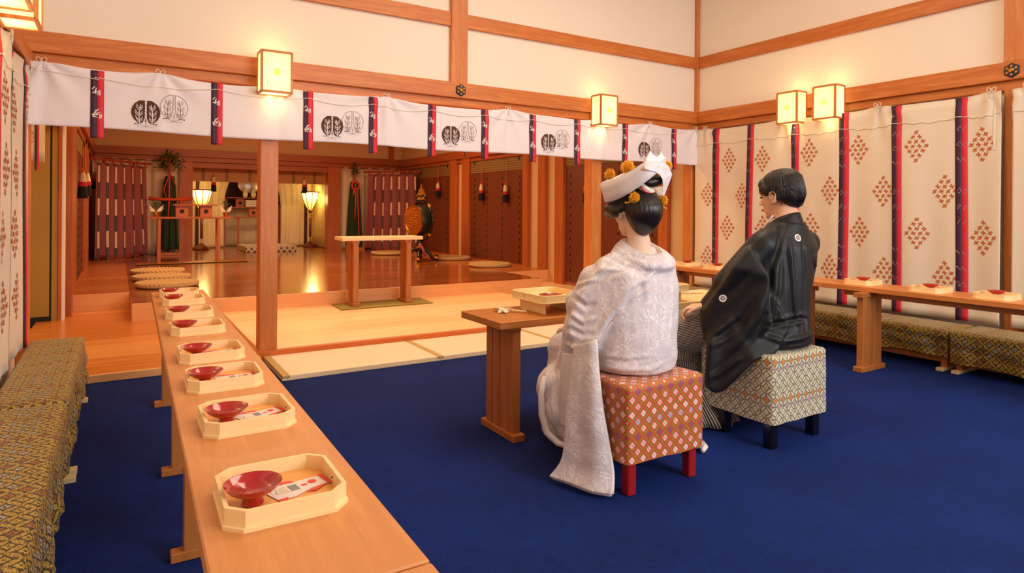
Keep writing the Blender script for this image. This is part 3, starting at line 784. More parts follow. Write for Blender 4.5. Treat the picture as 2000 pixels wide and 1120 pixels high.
# long guest tables on the left
TR = .018
def left_table(y0, y1, label, legs, x0):
    t = T('guest_table', label, 'table', (x0, y0, 0), -TR, 'long guest tables with trays')
    L = y1-y0
    O('tabletop', bx((0, .0015, .545), (.286, L-.0015, .58)), 'table', t, bev=.003)
    O('apron', bx((.03, .06, .50), (.05, L-.06, .545)), 'tableleg', t, bev=.002); O('apron', bx((.236, .06, .50), (.256, L-.06, .545)), 'tableleg', t, bev=.002)
    for y in legs:
        lg = O('leg', bx((.045, y-.02, .028), (.095, y+.02, .545)), 'tableleg', t, bev=.003)
        O('foot', bx((.01, y-.022, 0), (.276, y+.022, .03)), 'tableleg', lg, bev=.003)
        O('post', bx((.19, y-.02, .028), (.24, y+.02, .545)), 'tableleg', lg, bev=.003)
        O('brace', bx((.095, y-.012, .47), (.19, y+.012, .52)), 'tableleg', lg, bev=.002)
    return t
left_table(2.68, 4.41, 'left guest table, far section ending before the boarded entry floor', [.27, 1.30], .142)
left_table(.865, 2.68, 'left guest table, near section running towards the camera', [.0+.28, 1.36], .110)
left_table(-.9, .862, 'left guest table section cut by the bottom edge, past the table joint', [.28, 1.45], .078)
# centre tables for the couple
ct = T('couple_table', 'brown wooden table with slatted leg in front of the bride', 'table', (1.5, 2.5, 0))
O('tabletop', bx((1.485, 2.49, .545), (2.385, 2.88, .58)), 'ctable', ct, w=True, bev=.003)
slat_leg(ct, 1.612, 2.55, 2.81, 0, .545, 'tableleg'); slat_leg(ct, 2.26, 2.55, 2.81, 0, .545, 'tableleg')
pt_ = T('couple_table', 'pale wooden table with slatted legs in front of the groom', 'table', (2.39, 2.5, 0))
O('tabletop', bx((2.39, 2.53, .545), (3.27, 2.90, .58)), 'ptable', pt_, w=True, bev=.003)
slat_leg(pt_, 2.53, 2.58, 2.83, 0, .545, 'ptable'); slat_leg(pt_, 3.12, 2.58, 2.83, 0, .545, 'ptable')
# right table run
for k, (y0, y1, lb, lg) in enumerate(((.85, 2.75, 'right guest table nearer the camera, beside the brocade benches', (1.05, 2.45)), (2.752, 4.42, 'right guest table farther off, behind the groom', (2.95, 4.22)))):
    t = T('guest_table', lb, 'table', (4.38, y0, 0), 0, 'long guest tables with trays')
    O('tabletop', bx((4.385, y0, .542), (4.70, y1, .578)), 'rtable', t, w=True, bev=.003)
    O('stretcher', bx((4.47, y0+.1, .50), (4.49, y1-.1, .542)), 'rtable', t, w=True, bev=.002)
    for y in lg: slat_leg(t, y, 4.33, 4.57, 0, .542, 'tableleg', axis='x')
# small table on the platform with its rush mat
rm = T('rush_mat', 'green rush mat lying under the small offering table', 'mat', (2.5, 6.5, .073))
b = B(); b.grid(lambda a, c: V((1.90+.02*c+1.0*a, 6.28+.42*c, .0775+.0012*math.sin(a*260))), 160, 6)
O('weave', b, 'mat', rm, w=True, solid=-.004)
for y in (6.36, 6.48, 6.60): O('binding_cord', bx((1.91, y, .0775), (2.91, y+.008, .0795)), 'mat', rm, w=True)
pt2 = T('offering_table', 'small wooden stand table on a rush mat before the stage', 'table', (2.4, 6.5, .081))
O('tabletop', bx((1.93, 6.36, .76), (2.81, 6.64, .796)), 'plank_light', pt2, w=True, bev=.003)
for x in (2.09, 2.67): slat_leg(pt2, x, 6.41, 6.60, .081, .76, 'tableleg', th=.055)

# ================================================================ TRAYS, CUPS, ENVELOPES
def octring(hx, hy, c): return [(-hx+c, -hy), (hx-c, -hy), (hx, -hy+c), (hx, hy-c), (hx-c, hy), (-hx+c, hy), (-hx, hy-c), (-hx, -hy+c)]
def loft_oct(b, rings):
    k = len(rings[0][0]); vs = [V((x, y, z)) for pts, z in rings for x, y in pts]
    fs = [(i*k+j, i*k+(j+1) % k, (i+1)*k+(j+1) % k, (i+1)*k+j) for i in range(len(rings)-1) for j in range(k)]
    b.add(vs, fs)
def make_tray(label, loc, rz, group):
    t = T('octagonal_tray', label, 'tray', loc, rz, group); h = .034; r = (.099, .099); c = .028
    b = B(); loft_oct(b, [(octring(r[0], r[1], c), .005), (octring(r[0], r[1], c), h), (octring(r[0]-.007, r[1]-.007, c-.003), h), (octring(r[0]-.007, r[1]-.007, c-.003), .006)])
    O('rim', b, 'tray', t)
    b = B(); loft_oct(b, [(octring(.001, .001, .0003), 0), (octring(.102, .102, c), 0), (octring(.102, .102, c), .006), (octring(.098, .098, c), .0075)])
    O('base', b, 'tray', t)
    b = B(); b.add([(x, y, .0085) for x, y in octring(.0925, .0925, c-.003)], [tuple(range(8))]); O('inner_floor', b, 'trayin', t)
    b = B(); b.lathe([(.0025, -.0005), (.0025, .0005)], (.0915, -.005, .020), 8, Matrix.Rotation(PI/2, 4, 'Y')); O('peg_hole', b, 'darkgap', t)  # peg hole is a dark disc, its shade painted
    return t
CUP = [(.0, .0), (.0175, .0), (.0185, .002), (.0165, .010), (.0165, .013), (.026, .017), (.040, .026), (.0475, .036), (.0478, .0368), (.0465, .0365), (.038, .028), (.024, .0205), (.010, .018), (.0, .0178)]
def make_cup(label, loc, group):
    t = T('sake_cup', label, 'cup', loc, 0, group)
    O('bowl', B().lathe(CUP[4:], (0, 0, 0), 40, cap=False), 'redlac', t, smooth='all')
    O('foot_ring', B().lathe([(.0, 0)]+CUP[1:5]+[(0, .0131)], (0, 0, 0), 32, cap=False), 'redlac', t, smooth=True)
    b = B()
    for k in range(14):
        a = 2.0+k*.07; b.tube([(r*math.cos(a+r*6), r*math.sin(a+r*6), z+.0004) for r, z in ((.014, .0186), (.022, .0200), (.03, .0236), (.037, .0274))], .00035, 4)
    O('gilt_crane_lines', b, M['giltred'], t)
    return t
M['giltred'] = plain('faint_gilt', 'c8543a', .3)
def make_env(label, loc, rz, group):
    t = T('folded_envelope', label, 'envelope', loc, rz, group)
    b = B().prism([(-.05, -.021, 0), (.052, -.020, 0), (.052, .021, 0), (-.05, .026, 0)], (0, 0, .0016)); O('paper', b, 'envelope', t)
    b = B().prism([(-.058, .012, .0004), (-.05, -.034, .0004), (-.02, -.034, .0004), (.022, -.018, .0004), (-.02, .034, .0004), (-.055, .036, .0004)], (0, 0, .0009)); O('under_fold', b, 'envelope', t)
    for poly in ([(-.060, .030), (-.052, .044), (-.004, .030), (.0, .022)], [(-.052, -.040), (-.036, -.040), (-.034, -.031), (-.051, -.031)], [(.0, -.029), (.030, -.021), (.044, -.0205), (.016, -.036)], [(.045, -.022), (.054, -.022), (.054, .023), (.045, .023)]):
        O('red_edge', B().prism([(x, y, .0017) for x, y in poly], (0, 0, .0007)), 'envred', t)
    O('foil_window', bx((-.018, -.012, .0017), (-.003, .012, .0023)), 'envgrey', t); O('clear_clip', B().prism([(-.045, -.010, .0017), (-.022, -.012, .0017), (-.024, .013, .0017), (-.040, .010, .0017)], (0, 0, .001)), 'silver', t)
    O('red_seal', B().lathe([(.008, 0), (.008, .0006)], (.026, .004, .0017), 16), 'envred', t); O('red_characters', bx((.004, -.004, .0017), (.014, .003, .0021)), 'envred', t)
    return t
ordl = ['nearest the camera', 'second from the camera', 'third from the camera', 'fourth from the camera', 'fifth from the camera', 'fourth from the far end', 'third from the far end', 'second from the far end', 'farthest from the camera']
YT = [(.249, 1.182), (.268, 1.650), (.270, 2.048), (.277, 2.425), (.284, 2.945), (.292, 3.375), (.302, 3.845), (.306, 4.165)]
nm8 = ['nearest the camera', 'second from the camera', 'third from the camera', 'fourth from the camera', 'fourth from the far end', 'third from the far end', 'second from the far end', 'farthest from the camera']
tr0 = cu0 = en0 = None
for k, (x, y) in enumerate(YT):
    g = ('wooden trays on the left guest tables', 'red sake cups on the left guest tables', 'white and red envelopes on the left guest tables')
    l1 = 'octagonal wooden tray on the left guest tables, %s' % nm8[k]; l2 = 'red lacquer sake cup in the left table tray %s' % nm8[k]; l3 = 'white envelope with red edges in the left table tray %s' % nm8[k]
    rz = -TR+[0, .02, -.01, .01, .02, -.02, .01, 0][k]
    p1 = V((x, y, .580)); p2 = V((x-.048+[0, .002, -.004, .003, 0, .002, 0, 0][k], y-.017, .589)); p3 = V((x+.036, y+.008, .589))
    if k == 0: tr0 = make_tray(l1, p1, rz, g[0]); cu0 = make_cup(l2, p2, g[1]); en0 = make_env(l3, p3, .18, g[2])
    else: dup(tr0, p1, rz, l1); dup(cu0, p2, k*.3, l2); dup(en0, p3, .18+[0, .1, -.12, .05, -.2, .1, 0, .1][k], l3)
for k, (x, y, lb) in enumerate(((4.535, 1.73, 'nearest the camera'), (4.535, 2.10, 'second from the camera'), (4.56, 2.56, 'just right of the groom'), (4.545, 3.86, 'second from its far end'), (4.55, 4.22, 'at its far end'))):
    o = dup(tr0, (x, y, .578), .02, 'octagonal wooden tray on the right guest tables, %s' % lb); o['group'] = 'wooden trays on the right guest tables'
    o = dup(cu0, (x+.02, y+.01, .587), k, 'red sake cup in the right guest table tray %s' % lb); o['group'] = 'red sake cups on the right guest tables'
# raised trays of the couple
def rtray(label, loc):
    t = T('raised_tray', label, 'tray', loc, 0, 'raised trays in front of the couple')
    def rr(hx, hy, r, n=5):
        out = []
        for (sx, sy, a0) in ((1, -1, -PI/2), (1, 1, 0), (-1, 1, PI/2), (-1, -1, PI)):
            for i in range(n+1): a = a0+PI/2*i/n; out.append((sx*(hx-r)+r*math.cos(a), sy*(hy-r)+r*math.sin(a)))
        return out
    b = B(); b_ = [(rr(.138, .158, .045), .058), (rr(.142, .162, .047), .060), (rr(.139, .159, .045), .064), (rr(.139, .159, .045), .096), (rr(.133, .153, .041), .098), (rr(.131, .151, .04), .096), (rr(.131, .151, .04), .070)]
    loft_oct(b, b_); b.add([(x, y, .070) for x, y in rr(.131, .151, .04)], [tuple(range(24))]); b.add([(x, y, .058) for x, y in rr(.138, .158, .045)], [tuple(reversed(range(24)))])
    O('tray_body', b, 'tray', t, smooth=True)
    for x in (-.095, .095): O('leg_board', bx((x-.007, -.11, 0), (x+.007, .11, .058)), 'tray', t, bev=.002)
    for z in (.079, .088): O('peg', B().ball((-.1385, .01, z), .003, 5), 'darkgap', t)
    return t
r1 = rtray('raised wooden tray with red cups on the brown table before the bride', (1.885, 2.685, .58))
r2 = dup(r1, (2.65, 2.70, .58), 0, 'raised wooden tray with red cup on the pale table before the groom')
def rect_cup(label, loc):
    t = T('folded_paper_dish', label, 'dish', loc, .3)
    b = B().prism([(-.045, -.05, 0), (.05, -.04, 0), (.055, .05, 0), (-.04, .045, 0)], (0, 0, .012)); O('dish', b, 'redlac', t, bev=.002)
    O('white_morsel', B().ball((-.015, .0, .016), (.016, .010, .006), 6), 'porcelain', t, smooth='all'); return t
rect_cup('flat red lacquer dish in the raised tray before the bride', (1.905, 2.69, .650)); 
def red_peak(label, loc):
    t = T('red_paper_ornament', label, 'ornament', loc, 0)
    b = B(); b.tube([(0, 0, .0), (.01, 0, .018), (.016, 0, .045)], [.02, .008, .0008], 8, flat=.4); O('point', b, 'envred', t, smooth='all')
    O('fold_base', B().prism([(-.03, -.012, 0), (.025, -.01, 0), (.022, .012, 0), (-.02, .014, 0)], (0, 0, .006)), 'envred', t); return t
red_peak('pointed red paper ornament in the raised tray before the bride', (1.985, 2.62, .650)); red_peak('pointed red paper ornament in the raised tray before the groom', (2.70, 2.64, .650))
c_ = dup(cu0, (2.62, 2.72, .65), 0, 'red sake cup in the raised tray before the groom'); c_['group'] = 'red cup before the groom'
# paper streamers with a wooden stick, lying on the brown table
t = T('paper_streamer', 'white folded paper tuft with a stick lying on the brown table', 'paper tuft', (1.70, 2.74, .58))
b = B(); p = V((1.635, 2.74, .583)); rnd = random.Random(4)
for k in range(15):
    a = rnd.uniform(-2.6, 2.2); L = rnd.uniform(.03, .06); d = V((math.cos(a), math.sin(a), 0)); sdd = V((-d.y, d.x, 0))*.008
    z0 = .001*k*.4; b.add([p-sdd*.6+V((0, 0, z0+.006)), p+sdd*.6+V((0, 0, z0+.006)), p+d*L*.5+sdd+V((0, 0, .012+z0)), p+d*L*.5-sdd+V((0, 0, .010+z0)), p+d*L+sdd*.9+V((0, 0, z0)), p+d*L-sdd*.9+V((0, 0, z0))], [(0, 1, 2, 3), (3, 2, 4, 5)])
O('paper_folds', b, 'cord', t, w=True, solid=.0006)
b = B(); b.tube([(1.645, 2.77, .592), (1.735, 2.655, .587)], .006, 8); O('stick', b, 'tray', t, w=True, smooth=True)
b = B(); b.tube([(1.68+.016*math.cos(k*.7), 2.735+.02*math.sin(k*.7), .596-k*.0002) for k in range(10)], .0018, 5); b.tube([(1.715, 2.662, .594), (1.725, 2.68, .60), (1.735, 2.655, .596), (1.72, 2.65, .594)], .0018, 5)
O('paper_cord', b, 'cord', t, w=True, smooth='all')
t = T('wooden_stick', 'pale wooden wand lying along the back of the pale table', 'stick', (2.9, 2.8, .58)); 
b = B(); b.tube([(2.80, 2.86, .592), (3.10, 2.74, .590)], [.010, .009], 8, flat=.8); O('shaft', b, 'ptable', t, w=True, smooth=True)
O('paper_wrap', B().tube([(2.98, 2.788, .5915), (3.03, 2.768, .591)], .0115, 10, flat=.85), 'porcelain', t, w=True, smooth=True)

# ================================================================ BENCHES AND STOOLS
def bench(x0, x1, y0, y1, top, zb, label, side, seed, legs):
    t = T('brocade_bench', label, 'bench', ((x0+x1)/2, (y0+y1)/2, 0), 0, 'low benches draped with dark gold brocade')
    def rr(inset, r, n=4, m=70):
        # rounded rectangle with dense sides
        X0, X1, Y0, Y1 = x0+inset, x1-inset, y0+inset, y1-inset; P = []
        def seg(a, b_, k): 
            for i in range(k): P.append((a[0]+(b_[0]-a[0])*i/k, a[1]+(b_[1]-a[1])*i/k))
        seg((X0+r, Y0), (X1-r, Y0), 14)
        for i in range(n): a = -PI/2+PI/2*i/n; P.append((X1-r+r*math.cos(a), Y0+r+r*math.sin(a)))
        seg((X1, Y0+r), (X1, Y1-r), m)
        for i in range(n): a = PI/2*i/n; P.append((X1-r+r*math.cos(a), Y1-r+r*math.sin(a)))
        seg((X1-r, Y1), (X0+r, Y1), 14)
        for i in range(n): a = PI/2+PI/2*i/n; P.append((X0+r+r*math.cos(a), Y1-r+r*math.sin(a)))
        seg((X0, Y1-r), (X0, Y0+r), m)
        for i in range(n): a = PI+PI/2*i/n; P.append((X0+r+r*math.cos(a), Y0+r+r*math.sin(a)))
        return P
    rings = [(.16, top+.004), (.10, top+.004), (.05, top+.002), (.018, top), (.006, top-.006), (0, top-.018)]
    lv = 12; b = B(); P0 = rr(0, .012); n = len(P0); vs = []; uv = []
    for ins, z in rings:
        for x, y in rr(ins*(x1-x0)/.42, .012): vs.append(V((x, y, z+.003*noise.noise(V((x*9, y*6, seed)))))); 
    for k in range(1, lv+1):
        q = k/lv; z = top-.018-(top-.018-zb)*q
        for i, (x, y) in enumerate(P0):
            cxm = -1 if abs(x-x0) < 1e-3 else (1 if abs(x-x1) < 1e-3 else 0); cym = -1 if abs(y-y0) < 1e-3 else (1 if abs(y-y1) < 1e-3 else 0)
            s = y if cxm else x
            f = (.011*math.sin(s*17+seed)+.008*math.sin(s*39+seed*2+q*2)+.012*noise.noise(V((s*6, q*3, seed))))*min(1, q*1.6)*(1 if cxm else .35)
            f += .006*math.sin(q*13+s*6+seed)*(1 if cxm else 0)*math.sin(PI*min(1, q*1.1))
            vs.append(V((x+cxm*(f+.004), y+cym*(f*.2), z+(.012*math.sin(s*4+seed)+.008*math.sin(s*11))*q)))
    R_ = len(rings)+lv; fs = [(i*n+j, i*n+(j+1) % n, (i+1)*n+(j+1) % n, (i+1)*n+j) for i in range(R_-1) for j in range(n)]
    b.add(vs, [tuple(reversed(f)) for f in fs]); b.add([vs[j] for j in range(n)], [tuple(range(n))])
    me = b.mesh('cover', smooth='all'); l = me.uv_layers.new(name='UV')
    for p in me.polygons:
        c = p.center; nx = abs(p.normal.x); ny = abs(p.normal.y); nz = abs(p.normal.z)
        for li in p.loop_indices:
            q = me.vertices[me.loops[li].vertex_index].co
            if nz > .55 and c.z > top-.03: l.data[li].uv = (q.y, q.x)
            elif nx > ny: l.data[li].uv = (q.y, (x1 if p.center.x > (x0+x1)/2 else x0)+(top-q.z)*(1 if p.center.x > (x0+x1)/2 else -1))
            else: l.data[li].uv = (q.x, q.z)
    O('brocade_cover', me, 'bench', t, w=True)
    O('seat_board', bx((x0+.03, y0+.02, top-.05), (x1-.03, y1-.02, top-.012)), 'tableleg', t, w=True)
    O('cross_rail', bx((x0+.06, y0+.05, .05), (x0+.09, y1-.05, .09)), 'tableleg', t, w=True, bev=.002); O('cross_rail', bx((x1-.09, y0+.05, .05), (x1-.06, y1-.05, .09)), 'tableleg', t, w=True, bev=.002)
    for y in legs:
        lg = O('leg', bx((x0+.05, y-.02, .02), (x0+.09, y+.02, top-.05)), 'tableleg', t, w=True, bev=.002)
        for a, c in (((x1-.09, y-.02, .02), (x1-.05, y+.02, top-.05)),): O('upright', bx(a, c), 'tableleg', lg, bev=.002)
        O('foot', bx((x0-.02, y-.022, 0), (x1+.03, y+.022, .022)), 'ptable', lg, bev=.002)
        for c in lg.children: c.data.transform(Matrix.Translation(-t.location))
bench(XL+.09, -.165, 3.122, 4.63, .31, .075, 'brocade covered bench on the left, far one by the boarded floor', -1, 1., (3.165, 4.28))
bench(XL+.09, -.165, 1.60, 3.118, .31, .075, 'brocade covered bench on the left, middle one beside the tables', -1, 2.3, (3.075, 1.95))
bench(XL+.09, -.165, .05, 1.596, .31, .075, 'brocade covered bench on the left, nearest the camera', -1, 3.1, (.3, 1.4))
bench(4.85, 5.26, .5, 2.125, .285, .075, 'brocade covered bench on the right at the photo edge, nearest the camera', 1, 4.2, (2.085, .8))
bench(4.85, 5.26, 2.14, 3.74, .285, .095, 'brocade covered bench on the right just behind the slatted table leg', 1, 5.7, (2.18, 3.4))
bench(4.85, 5.26, 3.745, 4.75, .285, .095, 'brocade covered bench on the right in the room corner', 1, 6.4, (3.9, 4.6))
def stool(label, x0, x1, y0, y1, z0, z1, cover, legm, legw, legs):
    t = T('brocade_stool', label, 'stool', ((x0+x1)/2, (y0+y1)/2, 0))
    bm = bmesh.new(); bmesh.ops.create_cube(bm, size=1)
    for v in bm.verts: v.co = V((x0+(x1-x0)*(v.co.x+.5), y0+(y1-y0)*(v.co.y+.5), z0+(z1-z0)*(v.co.z+.5)))
    bmesh.ops.bevel(bm, geom=[e for e in bm.edges if e.verts[0].co.z > z1-.01 or e.verts[1].co.z > z1-.01], offset=.02, segments=4, affect='EDGES', profile=.5)
    bmesh.ops.subdivide_edges(bm, edges=bm.edges[:], cuts=9, use_grid_fill=True)
    for v in bm.verts:
        p = v.co; n = noise.noise(p*9)*.004+noise.noise(p*26)*.0015
        c = V(((x0+x1)/2, (y0+y1)/2, (z0+z1)/2)); d = (p-c).normalized(); v.co = p+d*n; 
        if p.z < z0+.01: v.co.z += .004*noise.noise(p*15)
    me = bpy.data.meshes.new('cover'); bm.to_mesh(me); bm.free()
    l = me.uv_layers.new(name='UV')
    for p in me.polygons:
        n = p.normal; ax = max(range(3), key=lambda i: abs(n[i])); p.use_smooth = True
        for li in p.loop_indices:
            c = me.vertices[me.loops[li].vertex_index].co
            l.data[li].uv = ((-c.y, c.z), (c.x, c.z), (c.x, c.y))[ax]
    me.set_sharp_from_angle(angle=math.radians(50))
    O('brocade_cover', me, cover, t, w=True)
    lg = None
    for lx, ly in legs:
        b = B(); k = .0; b.prism([(lx, ly, 0), (lx+legw, ly, 0), (lx+legw, ly+legw, 0), (lx, ly+legw, 0)], (0, 0, z0+.02))
        O('leg', b, legm, t, w=True, bev=.004)
    return t
stool('orange and gold brocade stool with red legs under the bride', 1.645, 2.065, 1.812, 2.24, .128, .428, 'stool_red', 'redleg', .042, ((1.665, 1.828), (2.00, 1.832), (1.665, 2.17), (2.0, 2.17)))
stool('cream and gold brocade stool with black legs under the groom', 2.54, 2.965, 1.835, 2.26, .118, .432, 'stool_gold', 'black', .048, ((2.555, 1.85), (2.895, 1.862), (2.555, 2.11), (2.895, 2.19)))

# ================================================================ SANCTUARY
SZ = .212
def tassel(t, p, s=1., cord=.25):
    p = V(p)
    O('cord', B().tube([p+V((0, 0, cord)), p+V((.003, 0, cord*.5)), p], .005*s, 6), 'orangered', t, w=True, smooth=True)
    b = B()
    for sg in (-1, 1): b.tube([p+V((0, 0, .015)), p+V((0, sg*.035*s, .035)), p+V((0, sg*.04*s, .0)), p+V((0, 0, -.005))], .004*s, 5)
    O('knot', b, 'orangered', t, w=True, smooth='all')
    pr = [(.0, .0), (.014, -.002), (.026, -.03), (.036, -.10)]
    O('cream_head', B().lathe([(r*s, z*s) for r, z in pr], p, 14), 'tas_c', t, w=True, smooth=True)
    O('red_band', B().lathe([(.037*s, -.10*s), (.040*s, -.145*s)], p, 14), 'tas_r', t, w=True, smooth=True)
    b = B(); b.lathe([(.041*s, -.145*s), (.046*s, -.26*s), (.044*s, -.265*s)], p, 14)
    O('black_fringe', b, 'tas_k', t, w=True, smooth=True)
def hang_tassel(label, p, s=1., cord=.25, group=None):
    t = T('tassel', label, 'tassel', p, 0, group); tassel(t, p, s, cord)
def blind(label, X, y0, y1, z0, z1, sgn, cords, group='bamboo blinds on the sanctuary side walls'):
    t = T('bamboo_blind', label, 'blind', (X, (y0+y1)/2, z0), 0, group)
    O('reed_panel', bx((min(X, X+sgn*.012), y0, z0), (max(X, X+sgn*.012), y1, z1)), 'blind', t, w=True)
    a, c = (X+sgn*.012, X+sgn*.02); O('brocade_top_band', bx((min(a, c), y0, z1-.20), (max(a, c), y1, z1)), 'band', t, w=True)
    for y in cords:
        a, c = X+sgn*.012, X+sgn*.015
        O('cord_strip', bx((min(a, c), y-.012, z0), (max(a, c), y+.012, z1-.2)), 'blindstrip', t, w=True)
        b = B(); z = z0+.04
        while z < z1-.25: b.box((min(a, X+sgn*.018), y-.012, z), (max(a, X+sgn*.018), y+.012, z+.035)); z += .11
        o = O('dark_lozenges', b, 'darkgap', t, w=True); o['kind'] = 'stuff'
    O('bottom_rail', bx((X-.014, y0, z0-.02), (X+.014, y1, z0)), 'dpost', t, w=True)
    for y in (y0+.15, y1-.15): O('hook', B().tube([(X+sgn*.02, y, z1+.02), (X+sgn*.03, y, z1-.03), (X+sgn*.02, y, z1-.05)], .008, 6), 'black', t, w=True, smooth=True)
    return t
M['blindstrip'] = plain('blind_cord_strip', '6e4020', .6, noise_amt=.5, nscale=90)
xb = XI-.012
blind('bamboo blind on the right side wall directly behind the bride', xb, 5.38, 7.21, .08, 1.90, -1, [5.50, 6.1, 6.67, 7.1], None)
blind('bamboo blind on the right side wall with two tassels, left of plaster strips', xb, 8.28, 10.04, .23, 1.92, -1, [8.42, 8.95, 9.45, 9.9], None)
blind('bamboo blind on the right side wall behind the gilt drum', xb, 10.82, 13.3, .23, 1.92, -1, [11.0, 11.6, 12.2, 12.9], None)
xl = XJ+.012
blind('bamboo blind on the left side wall with two tassels', xl, 8.16, 10.24, .23, 1.92, 1, [8.5, 9.2, 9.9], None)
blind('bamboo blind on the left side wall beside the left purple hanging', xl, 11.5, 12.05, .23, 1.92, 1, [11.8], None)
for k, (y, z, lb) in enumerate(((6.68, 1.47, 'tassel of cream, red and black left of the bride by the wooden post'), (8.76, 1.485, 'right tassel of the pair on the right side wall blind'), (9.56, 1.52, 'left tassel of the pair on the right side wall blind'), (11.3, 1.60, 'tassel on the right side wall blind above the gilt drum'))):
    hang_tassel(lb, (XI-.08, y, z), 1.08, .38)
for y, z, lb in ((8.45, 1.47, 'tassel on the left side wall, nearer of the overlapping pair'), (9.66, 1.515, 'tassel on the left side wall, farther of the overlapping pair'), (12.7, 1.665, 'small tassel on the left side wall beside the left purple hanging')):
    hang_tassel(lb, (XJ+.09, y, z), 1.1, .3)
# round straw cushions
def cushion(label, x, y, rot=0):
    t = T('straw_cushion', label, 'cushion', (x, y, SZ), rot, 'round straw cushions on the stage')
    prof = [(0, .0), (.29, 0), (.315, .012), (.322, .028), (.312, .045), (.28, .052), (.24, .044), (0, .042)]
    O('pad', B().lathe(prof, (0, 0, 0), 48, cap=False), 'straw', t, smooth='all')
    b = B(); n = 40
    for k in range(n):
        a = 2*PI*k/n; c = V((.295*math.cos(a), .295*math.sin(a), .046)); b.ball(c, (.03, .018, .012), 4, Matrix.Rotation(a+.6, 3, 'Z'))
    o = O('braided_edge', b, 'straw', t, smooth='all'); o['kind'] = 'stuff'
    b = B()
    for r in (.06, .11, .16, .21): b.lathe([(r-.012, .042), (r, .048), (r+.012, .042)], (0, 0, 0), 30, cap=False)
    O('coil_rings', b, 'straw', t, smooth='all')['kind'] = 'stuff'
    return t
c0 = cushion('round straw cushion on the left of the stage, nearest of three in a row', .475, 8.02)
for (x, y, lb) in ((.455, 8.80, 'round straw cushion on the left of the stage, middle of three'), (.455, 9.62, 'round straw cushion on the left of the stage, farthest of three'),
                   (4.88, 8.52, 'round straw cushion at the right edge of the stage, nearest the camera'), (4.95, 9.95, 'round straw cushion right of the gilt drum'), (4.40, 11.6, 'round straw cushion behind the small offering table, left of the drum')):
    dup(c0, (x, y, SZ), x*7, lb)
# gilt hanging drum on a scrolled stand
dx, dy, dz = 4.31, 9.9, .895
t = T('standing_drum', 'gilt and black ceremonial drum on a scrolled stand at the stage right', 'drum', (dx, dy, SZ))
nrm = V((-.985, -.17, 0)).normalized(); RM = nrm.to_track_quat('Z', 'Y').to_matrix().to_4x4()
ctr = V((dx, dy, dz))
O('drum_body', B().lathe([(.20, -.13), (.25, -.10), (.265, 0), (.25, .10), (.235, .115)], ctr, 40, RM), 'green_dk', t, w=True, smooth=True)
O('front_rim', B().lathe([(.232, .105), (.262, .112), (.262, .135), (.238, .142), (.215, .128), (.215, .118)], ctr, 40, RM, cap=False), 'gold', t, w=True, smooth=True)
O('gilt_face', B().lathe([(.218, .118), (.218, .126), (.0, .130)], ctr, 40, RM, cap=False), 'goldm', t, w=True, smooth=True)
b = B(); rnd = random.Random(3)
for k in range(46):
    a = k*2.4; r = .018*math.sqrt(k)*1.6; q = V((r*math.cos(a), r*math.sin(a), .132)); b.ball(ctr+(RM.to_3x3() @ q), (.017, .012, .012), 4)
O('relief_scrolls', b, M['drumred'] if 'drumred' in M else 'goldm', t, w=True, smooth='all')['kind'] = 'stuff'
O('back_rim', B().lathe([(.232, -.135), (.262, -.13), (.262, -.105), (.232, -.10)], ctr, 40, RM, cap=False), 'gold', t, w=True, smooth=True)
Xa = RM.to_3x3() @ V((1, 0, 0)); Ya = RM.to_3x3() @ V((0, 1, 0)); hz = nrm.cross(V((0, 0, 1))).normalized()
ring = [ctr-nrm*.04+hz*(.33*math.cos(a))+V((0, 0, .33*math.sin(a))) for a in [PI*2*k/40 for k in range(41)]]
O('ring_frame', B().tube(ring, .024, 8, cap=False), 'black', t, w=True, smooth='all')
b = B()
for k in range(4):
    a = PI/4+PI/2*k; p = ctr-nrm*.04+hz*(.33*math.cos(a))+V((0, 0, .33*math.sin(a))); b.ball(p, .036, 6)
O('gilt_mounts', b, 'gold', t, w=True, smooth='all')
b = B(); top = ctr-nrm*.04+V((0, 0, .345))
b.prism([top+hz*x+V((0, 0, z)) for x, z in ((-.12, 0), (-.14, .08), (-.09, .11), (-.07, .17), (-.02, .20), (0, .27), (.02, .20), (.07, .17), (.09, .11), (.14, .08), (.12, 0))], nrm*.02); O('flame_crest', b, 'gold', t, w=True)
b = B(); b.tube([top+hz*(-.13)+V((0, 0, .02)), top+hz*-.09+V((0, 0, .07)), top+V((0, 0, .05)), top+hz*.09+V((0, 0, .07)), top+hz*.13+V((0, 0, .02))], .028, 8); O('crest_scroll', b, 'black', t, w=True, smooth='all')
base = V((dx, dy, SZ))
O('stem', B().lathe([(.05, .12), (.035, .17), (.055, .22), (.03, .28), (.045, .36)], base, 16), 'black', t, w=True, smooth=True)
O('stem_collar', B().lathe([(.058, .20), (.064, .225), (.058, .25)], base, 16, cap=False), 'gold', t, w=True, smooth=True)
for k in range(4):
    a = PI/4+k*PI/2+.3; d = V((math.cos(a), math.sin(a), 0))
    lg = O('scroll_foot', B().tube([base+d*.03+V((0, 0, .18)), base+d*.10+V((0, 0, .20)), base+d*.17+V((0, 0, .13)), base+d*.22+V((0, 0, .04)), base+d*.29+V((0, 0, .03)), base+d*.31+V((0, 0, .09)), base+d*.26+V((0, 0, .10))], [.03, .032, .028, .027, .025, .018, .01], 8), 'black', t, w=True, smooth='all')
    O('gilt_cap', B().ball(base+d*.285+V((0, 0, .055)), (.04, .04, .035), 6), 'gold', lg, w=False, smooth='all').data.transform(Matrix.Translation(-base))
b = B(); b.tube([base+V((-.05, -.1, .30)), base+V((.0, -.16, .2)), base+V((.03, -.17, .09))], .025, 8); O('hanging_cord', b, 'kicho', t, w=True, smooth='all')
